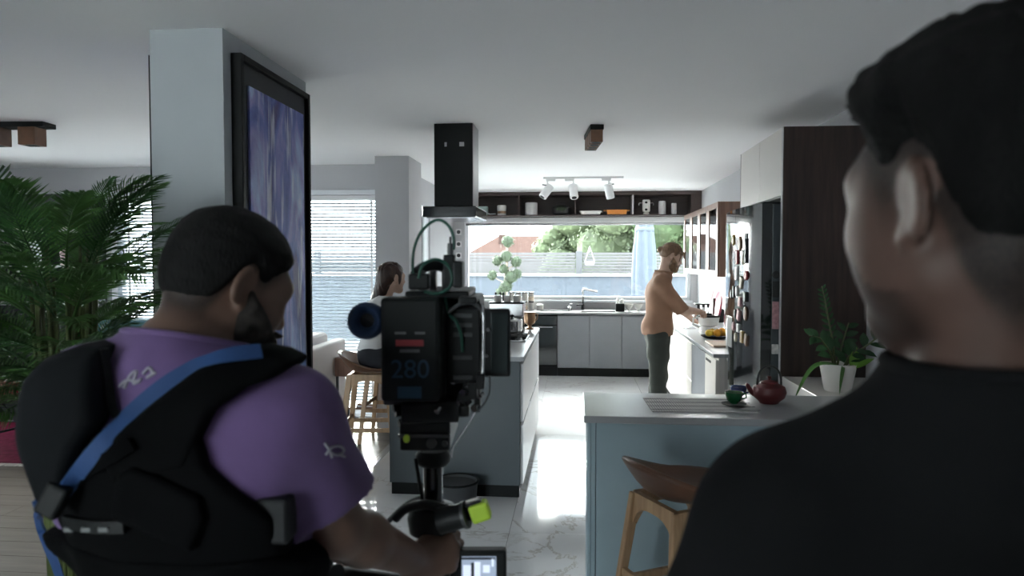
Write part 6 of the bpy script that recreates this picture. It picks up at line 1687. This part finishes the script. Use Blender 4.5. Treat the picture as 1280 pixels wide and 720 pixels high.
# ---------------------------------------------------------------- stabilised film camera held by the operator
def lettering(txt, h, name, m, parent, loc, depth=.0008):
    cu = bpy.data.curves.new(name, 'FONT'); cu.body = txt; cu.size = h; cu.extrude = depth; cu.align_x = 'CENTER'; cu.align_y = 'CENTER'
    o = bpy.data.objects.new('tmp', cu); COL.objects.link(o); dg = bpy.context.evaluated_depsgraph_get()
    me = bpy.data.meshes.new_from_object(o.evaluated_get(dg)); bpy.data.objects.remove(o)
    me.transform(Matrix.Rotation(H90, 4, 'X')); me.materials.clear(); me.materials.append(m)
    q = bpy.data.objects.new(name, me); COL.objects.link(q); q.parent = parent; q.location = loc; return q
def rig():
    t = thing('camera_rig', 'black stabilised film camera rig with battery, cables and post', 'camera', (0, 0, 0), YAW)
    def bx(name, x0, x1, y0, y1, d0, d1, m, par=None, bev=.004):
        a, b = L(x0, y1, d0), L(x1, y0, d0); return MB().box((a[0], d0, a[2]), (b[0], d1, b[2])).build(name, M[m], par or t, bev=bev)
    D = 1.42
    ba = bx('battery', 475, 549, 372, 504, D, D + .075, 'battery', bev=.008)
    P = lambda px, py, d=D: tuple(L(px, py, d))
    lettering('280', .052, 'battery_print', M['labelblue'], ba, (L(512, 463, D)[0], D - .0005, L(512, 463, D)[2]))
    for x0, x1, y0, y1, m in ((494, 529, 425, 433, 'labelred'), (493, 507, 415, 418, 'labelgrey'), (518, 531, 415, 418, 'labelgrey'), (499, 524, 437, 441, 'labelgrey'), (496, 526, 484, 499, 'labelblue')):
        bx('battery_print', x0, x1, y0, y1, D - .001, D + .002, m, ba, 0)
    bx('battery_seam', 477, 547, 449, 450, D - .0012, D + .002, 'black', ba, 0)
    bx('battery_plate', 478, 556, 378, 508, D + .075, D + .10, 'riggrey')
    cb = bx('camera_body', 500, 600, 372, 500, D + .10, D + .34, 'rig', bev=.008)
    for px, py, r in ((566, 410, .010), (575, 432, .007), (585, 425, .006), (571, 460, .012), (590, 462, .008), (566, 478, .008), (583, 486, .010), (597, 440, .006)):
        q = L(px, py, D + .08); k = MB().cyl(q, q + A(0, .05, 0), r, r * .9, 14).build('knob', M['riggrey'], cb, smooth='auto')
        MB().cyl(q - A(0, .003, 0), q, r * .5, n=10).build('screw', M['rigsteel'], k)
    sp = bx('side_panel', 560, 600, 385, 480, D + .06, D + .10, 'rig', bev=.004)
    for y in (392, 404, 416, 445, 470): bx('port', 566, 590, y, y + 5, D + .058, D + .062, 'riggrey', sp, .001)
    MB().tube(curve3([P(601, 380, 1.47), P(604, 392, 1.46), P(604, 440, 1.46), P(602, 470, 1.46), P(592, 484, 1.46)]), .0035, 8).build('cage_rail', M['rigsteel'], t, smooth=True)
    MB().tube(curve3([P(560, 390, 1.46), P(575, 380, 1.46), P(590, 378, 1.46), P(600, 386, 1.46)]), .004, 8).build('cage_rail', M['riggrey'], t, smooth=True)
    # lens and matte box in front of the body
    q0, q1 = L(548, 425, D + .34), L(548, 425, D + .52); q1[0] = q0[0]; q1[2] = q0[2]
    ln = MB().cyl(q0, q1, .050, .052, 28).build('lens_barrel', M['rig'], t, smooth='auto')
    for f in (.25, .5, .8): m_ = q0 + (q1 - q0) * f; MB().cyl(m_, m_ + A(0, .02, 0), .056, n=28).build('focus_ring', M['riggrey'], ln, smooth='auto')
    mb_ = bx('matte_box', 500, 606, 385, 468, 1.96, 2.02, 'rig', bev=.005)
    # top handle, transmitter and antenna
    bx('top_plate', 506, 586, 364, 374, D + .06, D + .34, 'rig')
    for px in (527, 541, 556): bx('handle_post', px - 4, px + 4, 338, 366, D + .10, D + .13, 'riggrey', bev=.003)
    MB().tube(curve3([P(518, 345, 1.53), P(530, 334, 1.54), P(548, 332, 1.56), P(566, 338, 1.58)]), .012, 10).build('top_handle', M['rig'], t, smooth=True)
    bx('receiver_box', 510, 536, 342, 362, D + .04, D + .08, 'rig')
    tx = bx('transmitter', 566, 578, 326, 360, D + .02, D + .09, 'rig'); bx('transmitter_clip', 554, 568, 318, 358, D + .04, D + .08, 'rig', bev=.003)
    MB().cyl(P(563, 320, 1.47), P(563, 304, 1.47), .0065, .006, 12).build('connector', M['riggrey'], tx, smooth='auto'); MB().cyl(P(563, 304, 1.47), P(563, 296, 1.47), .0022, n=8).build('antenna', M['rig'], tx)
    bx('mount_block', 573, 596, 371, 380, D + .03, D + .09, 'rig')
    # green video cables
    MB().tube(curve3([P(520, 352, 1.47), P(516, 335, 1.47), P(518, 310, 1.47), P(528, 288, 1.47), P(546, 275, 1.47), P(560, 281, 1.47), P(567, 296, 1.47), P(567, 312, 1.47)], 40), .0032, 8).build('video_cable', M['cable_green'], t, smooth=True)
    MB().tube(curve3([P(523, 348, 1.46), P(528, 332, 1.46), P(543, 324, 1.45), P(558, 330, 1.46), P(565, 345, 1.46), P(561, 360, 1.46), P(546, 367, 1.46), P(530, 364, 1.46)], 40), .0032, 8).build('video_cable', M['cable_green'], t, smooth=True)
    MB().tube(curve3([P(556, 372, 1.47), P(561, 392, 1.47), P(570, 402, 1.46), P(576, 418, 1.47), P(578, 440, 1.48)], 24), .0032, 8).build('video_cable', M['cable_green'], t, smooth=True)
    # blue eyecup on the left
    e = L(455, 402, D + .01); Rm = Matrix.Rotation(H90, 3, 'X')
    ey = MB().lathe([(.014, .055), (.030, .055), (.036, .045), (.038, .02), (.036, .006), (.030, .0), (.024, .002), (.018, .010), (.014, .03)], tuple(e), 32, M=Matrix.Rotation(-H90, 3, 'X')).build('eyecup', M['eyecup'], t, smooth='auto')
    MB().cyl(e + A(0, .028, 0), e + A(0, .033, 0), .0165, n=20).build('eyepiece_glass', M['blackgloss'], ey)
    MB().cyl(e + A(0, .05, 0), e + A(.0, .15, 0), .022, .020, 20).build('viewfinder_tube', M['rig'], ey, smooth='auto')
    MB().bar(e + A(0, .12, 0), L(505, 400, D + .14), .025).build('viewfinder_arm', M['rig'], t, bev=.004)
    # side monitor
    sm_ = bx('side_monitor', 603, 638, 386, 472, 1.50, 1.522, 'rig', bev=.006); bx('monitor_face', 613, 635, 391, 467, 1.499, 1.503, 'screen_off', sm_, .003)
    bx('monitor_bracket', 592, 606, 398, 440, 1.515, 1.55, 'riggrey'); 
    for px, py in ((610, 412), (608, 445)): q = L(px, py, 1.495); MB().cyl(q, q + A(0, .01, 0), .004, n=10).build('screw', M['rigsteel'], sm_)
    # rods, clamps and the loose silver cable at lower right
    for px in (512, 560): a = L(px, 512, 1.44); MB().cyl(a, a + A(0, .5, 0), .0095, n=14).build('rod', M['rig'], t, smooth='auto')
    for px, py, w, h in ((580, 500, 18, 12), (590, 490, 12, 22), (575, 516, 22, 14), (596, 508, 8, 18), (600, 478, 10, 20)): bx('clamp', px - w / 2, px + w / 2, py - h / 2, py + h / 2, 1.45, 1.49, 'rig', bev=.003)
    for px, py, r in ((578, 492, .007), (592, 512, .008), (583, 506, .005), (571, 505, .006), (600, 496, .004)): q = L(px, py, 1.445); MB().cyl(q, q + A(.006, .012, .003), r, n=12).build('clamp_knob', M['rigsteel'], t, smooth='auto')
    MB().tube(curve3([P(612, 470, 1.46), P(611, 492, 1.46), P(603, 508, 1.45), P(590, 520, 1.45)]), .0022, 6).build('power_cable', M['riggrey'], t, smooth=True)
    MB().tube(curve3([P(598, 508, 1.45), P(586, 530, 1.45), P(574, 548, 1.45), P(566, 560, 1.45), P(563, 574, 1.45)]), .0028, 6).build('power_cable', M['rigsteel'], t, smooth=True)
    # dovetail base
    bx('dovetail_plate', 500, 573, 504, 530, 1.44, 1.80, 'rig'); st_ = bx('stage', 498, 562, 528, 566, 1.44, 1.66, 'rig', bev=.005)
    bx('stage_lip', 496, 562, 545, 549, 1.435, 1.45, 'riggrey', st_, .001)
    q = L(538, 557, 1.43); MB().cyl(q, q + A(0, .015, 0), .010, n=18).build('knob', M['riggrey'], st_, smooth='auto'); q = L(555, 557, 1.435); MB().cyl(q, q + A(0, .01, 0), .006, n=14).build('knob', M['riggrey'], st_)
    q = L(507, 550, 1.435); MB().ball(q, (.007, .005, .009)).build('level_bubble', M['tape'], st_, smooth=True)
    for px, py in ((493, 518), (497, 530), (490, 512)): q = L(px, py, 1.46); MB().cyl(q, q + A(.02, .01, 0), .008, n=12).build('lever', M['rig'], t)
    q = L(545, 516, 1.435); MB().cyl(q, q + A(.012, .02, .012), .006, n=12).build('lock_pin', M['rigsteel'], t)
    # collar and carbon post
    ps = L(540, 570, 1.50); pz = lambda py: 1.64 - (py - 325) / 900 * 1.50
    MB().lathe([(.001, pz(583)), (.030, pz(583)), (.037, pz(578)), (.037, pz(570)), (.030, pz(564)), (.001, pz(564))], (ps[0], ps[1], 0), 24).build('collar', M['rig'], t, smooth='auto')
    po = MB().cyl((ps[0], ps[1], .62), (ps[0], ps[1], pz(566)), .0205, n=24).build('post', M['blackgloss'], t, smooth='auto')
    MB().tube(curve3([P(518, 575, 1.47), P(522, 600, 1.46), P(526, 622, 1.46), P(528, 640, 1.47)]), .004, 8).build('post_cable', M['rig'], t, smooth=True)
    # gimbal: yoke, bearing and the taped end
    g = MB().lathe([(.024, pz(672)), (.050, pz(668)), (.054, pz(650)), (.046, pz(636)), (.026, pz(632))], (ps[0], ps[1], 0), 28).build('gimbal_bearing', M['rig'], t, smooth='auto')
    MB().tube(curve3([P(492, 652, 1.47), P(505, 640, 1.46), P(530, 634, 1.45), P(556, 640, 1.44)]), .010, 10).build('gimbal_yoke', M['rig'], t, smooth=True)
    MB().tube(curve3([P(484, 655, 1.52), P(510, 632, 1.52), P(540, 622, 1.52)]), .006, 8).build('gimbal_yoke', M['riggrey'], t, smooth=True)
    a, b = L(548, 655, 1.43), L(583, 647, 1.42)
    gh = MB().cyl(a, b, .027, .024, 22).build('gimbal_handle', M['rig'], t, smooth='auto')
    MB().cyl(b - (b - a) * .12, b, .0275, n=22).build('handle_ring', M['riggrey'], gh, smooth='auto')
    c0, c1 = L(578, 650, 1.42), L(613, 637, 1.42); mid = (c0 + c1) / 2
    R_ = Matrix.Rotation(-.32, 3, 'Y')
    MB().cbox(mid + A(-.015, .01, .0), (.060, .03, .036), R_).build('balance_knob', M['rig'], t, bev=.006)
    MB().cbox(mid + A(.006, .004, 0), (.040, .034, .037), R_).build('neon_tape', M['tape'], t, bev=.006)
    gx = L(560, 700, 1.45); MB().cyl(L(546, 668, 1.47), (gx[0] - .01, 1.46, .90), .018, .020, 16).build('grip', M['rig'], t, smooth='auto')
    # lower sled monitor with a live picture
    lm = bx('sled_monitor', 572, 633, 694, 760, 1.46, 1.49, 'rig', bev=.006)
    scr = mat('live_picture', (.35, .42, .55), .3, emit=.10); scr2 = mat('live_picture_bright', (.75, .82, .95), .3, emit=.12); scr3 = mat('live_picture_dark', (.05, .06, .08), .3)
    def sb(n, x0, x1, y0, y1, m, k): a, b = L(x0, y1, 1.459 - .0004 * k), L(x1, y0, 1.459 - .0004 * k); return MB().box((a[0], a[1], a[2]), (b[0], a[1] + .002, b[2])).build(n, m, lm)
    sb('screen', 576, 620, 701, 750, scr, 0)
    for x0, x1, y0, y1, m in ((576, 619, 702, 705, scr3), (578, 588, 712, 728, scr2), (592, 600, 708, 730, scr2), (603, 612, 712, 722, scr2), (588, 592, 709, 735, scr3), (614, 617, 704, 714, scr2)): sb('screen_picture', x0, x1, y0, y1, m, 1)
    bx('monitor_mount', 560, 575, 715, 730, 1.47, 1.49, 'rig')
    # sled base with counterweight
    MB().cbox((ps[0], ps[1], .61), (.09, .22, .05)).build('sled_base', M['rig'], t, bev=.008)
    # spring arm reaching back to the vest
    s0, s1 = L(348, 668, 1.23), L(400, 725, 1.32); s2 = L(500, 735, 1.46)
    ar = MB().cyl(s0, s1, .020, .020, 14).build('arm_segment', M['rig'], t, smooth='auto')
    ax = nrm(s1 - s0); u = nrm(np.cross(ax, A(0, 0, 1))); w = np.cross(ax, u); ln_ = np.linalg.norm(s1 - s0)
    MB().tube([tuple(s0 + ax * ln_ * (.12 + .76 * i / 120) + (u * math.cos(i * .42) + w * math.sin(i * .42)) * .0255) for i in range(121)], .0042, 6).build('spring', M['riggrey'], ar, smooth=True)
    for q in (s0, s1): MB().cyl(q - u * .03, q + u * .03, .026, n=18).build('arm_joint', M['rig'], ar, smooth='auto'); MB().cyl(q - u * .034, q - u * .03, .009, n=12).build('joint_cap', M['rigsteel'], ar)
    MB().cyl(s1, s2, .020, .017, 14).build('arm_segment', M['rig'], t, smooth='auto')
    MB().cyl(s2, (ps[0], ps[1] - .03, s2[2] + .01), .017, n=12).build('arm_post', M['rig'], t)
    rebase(t, (ps[0], ps[1], .585))
rig()
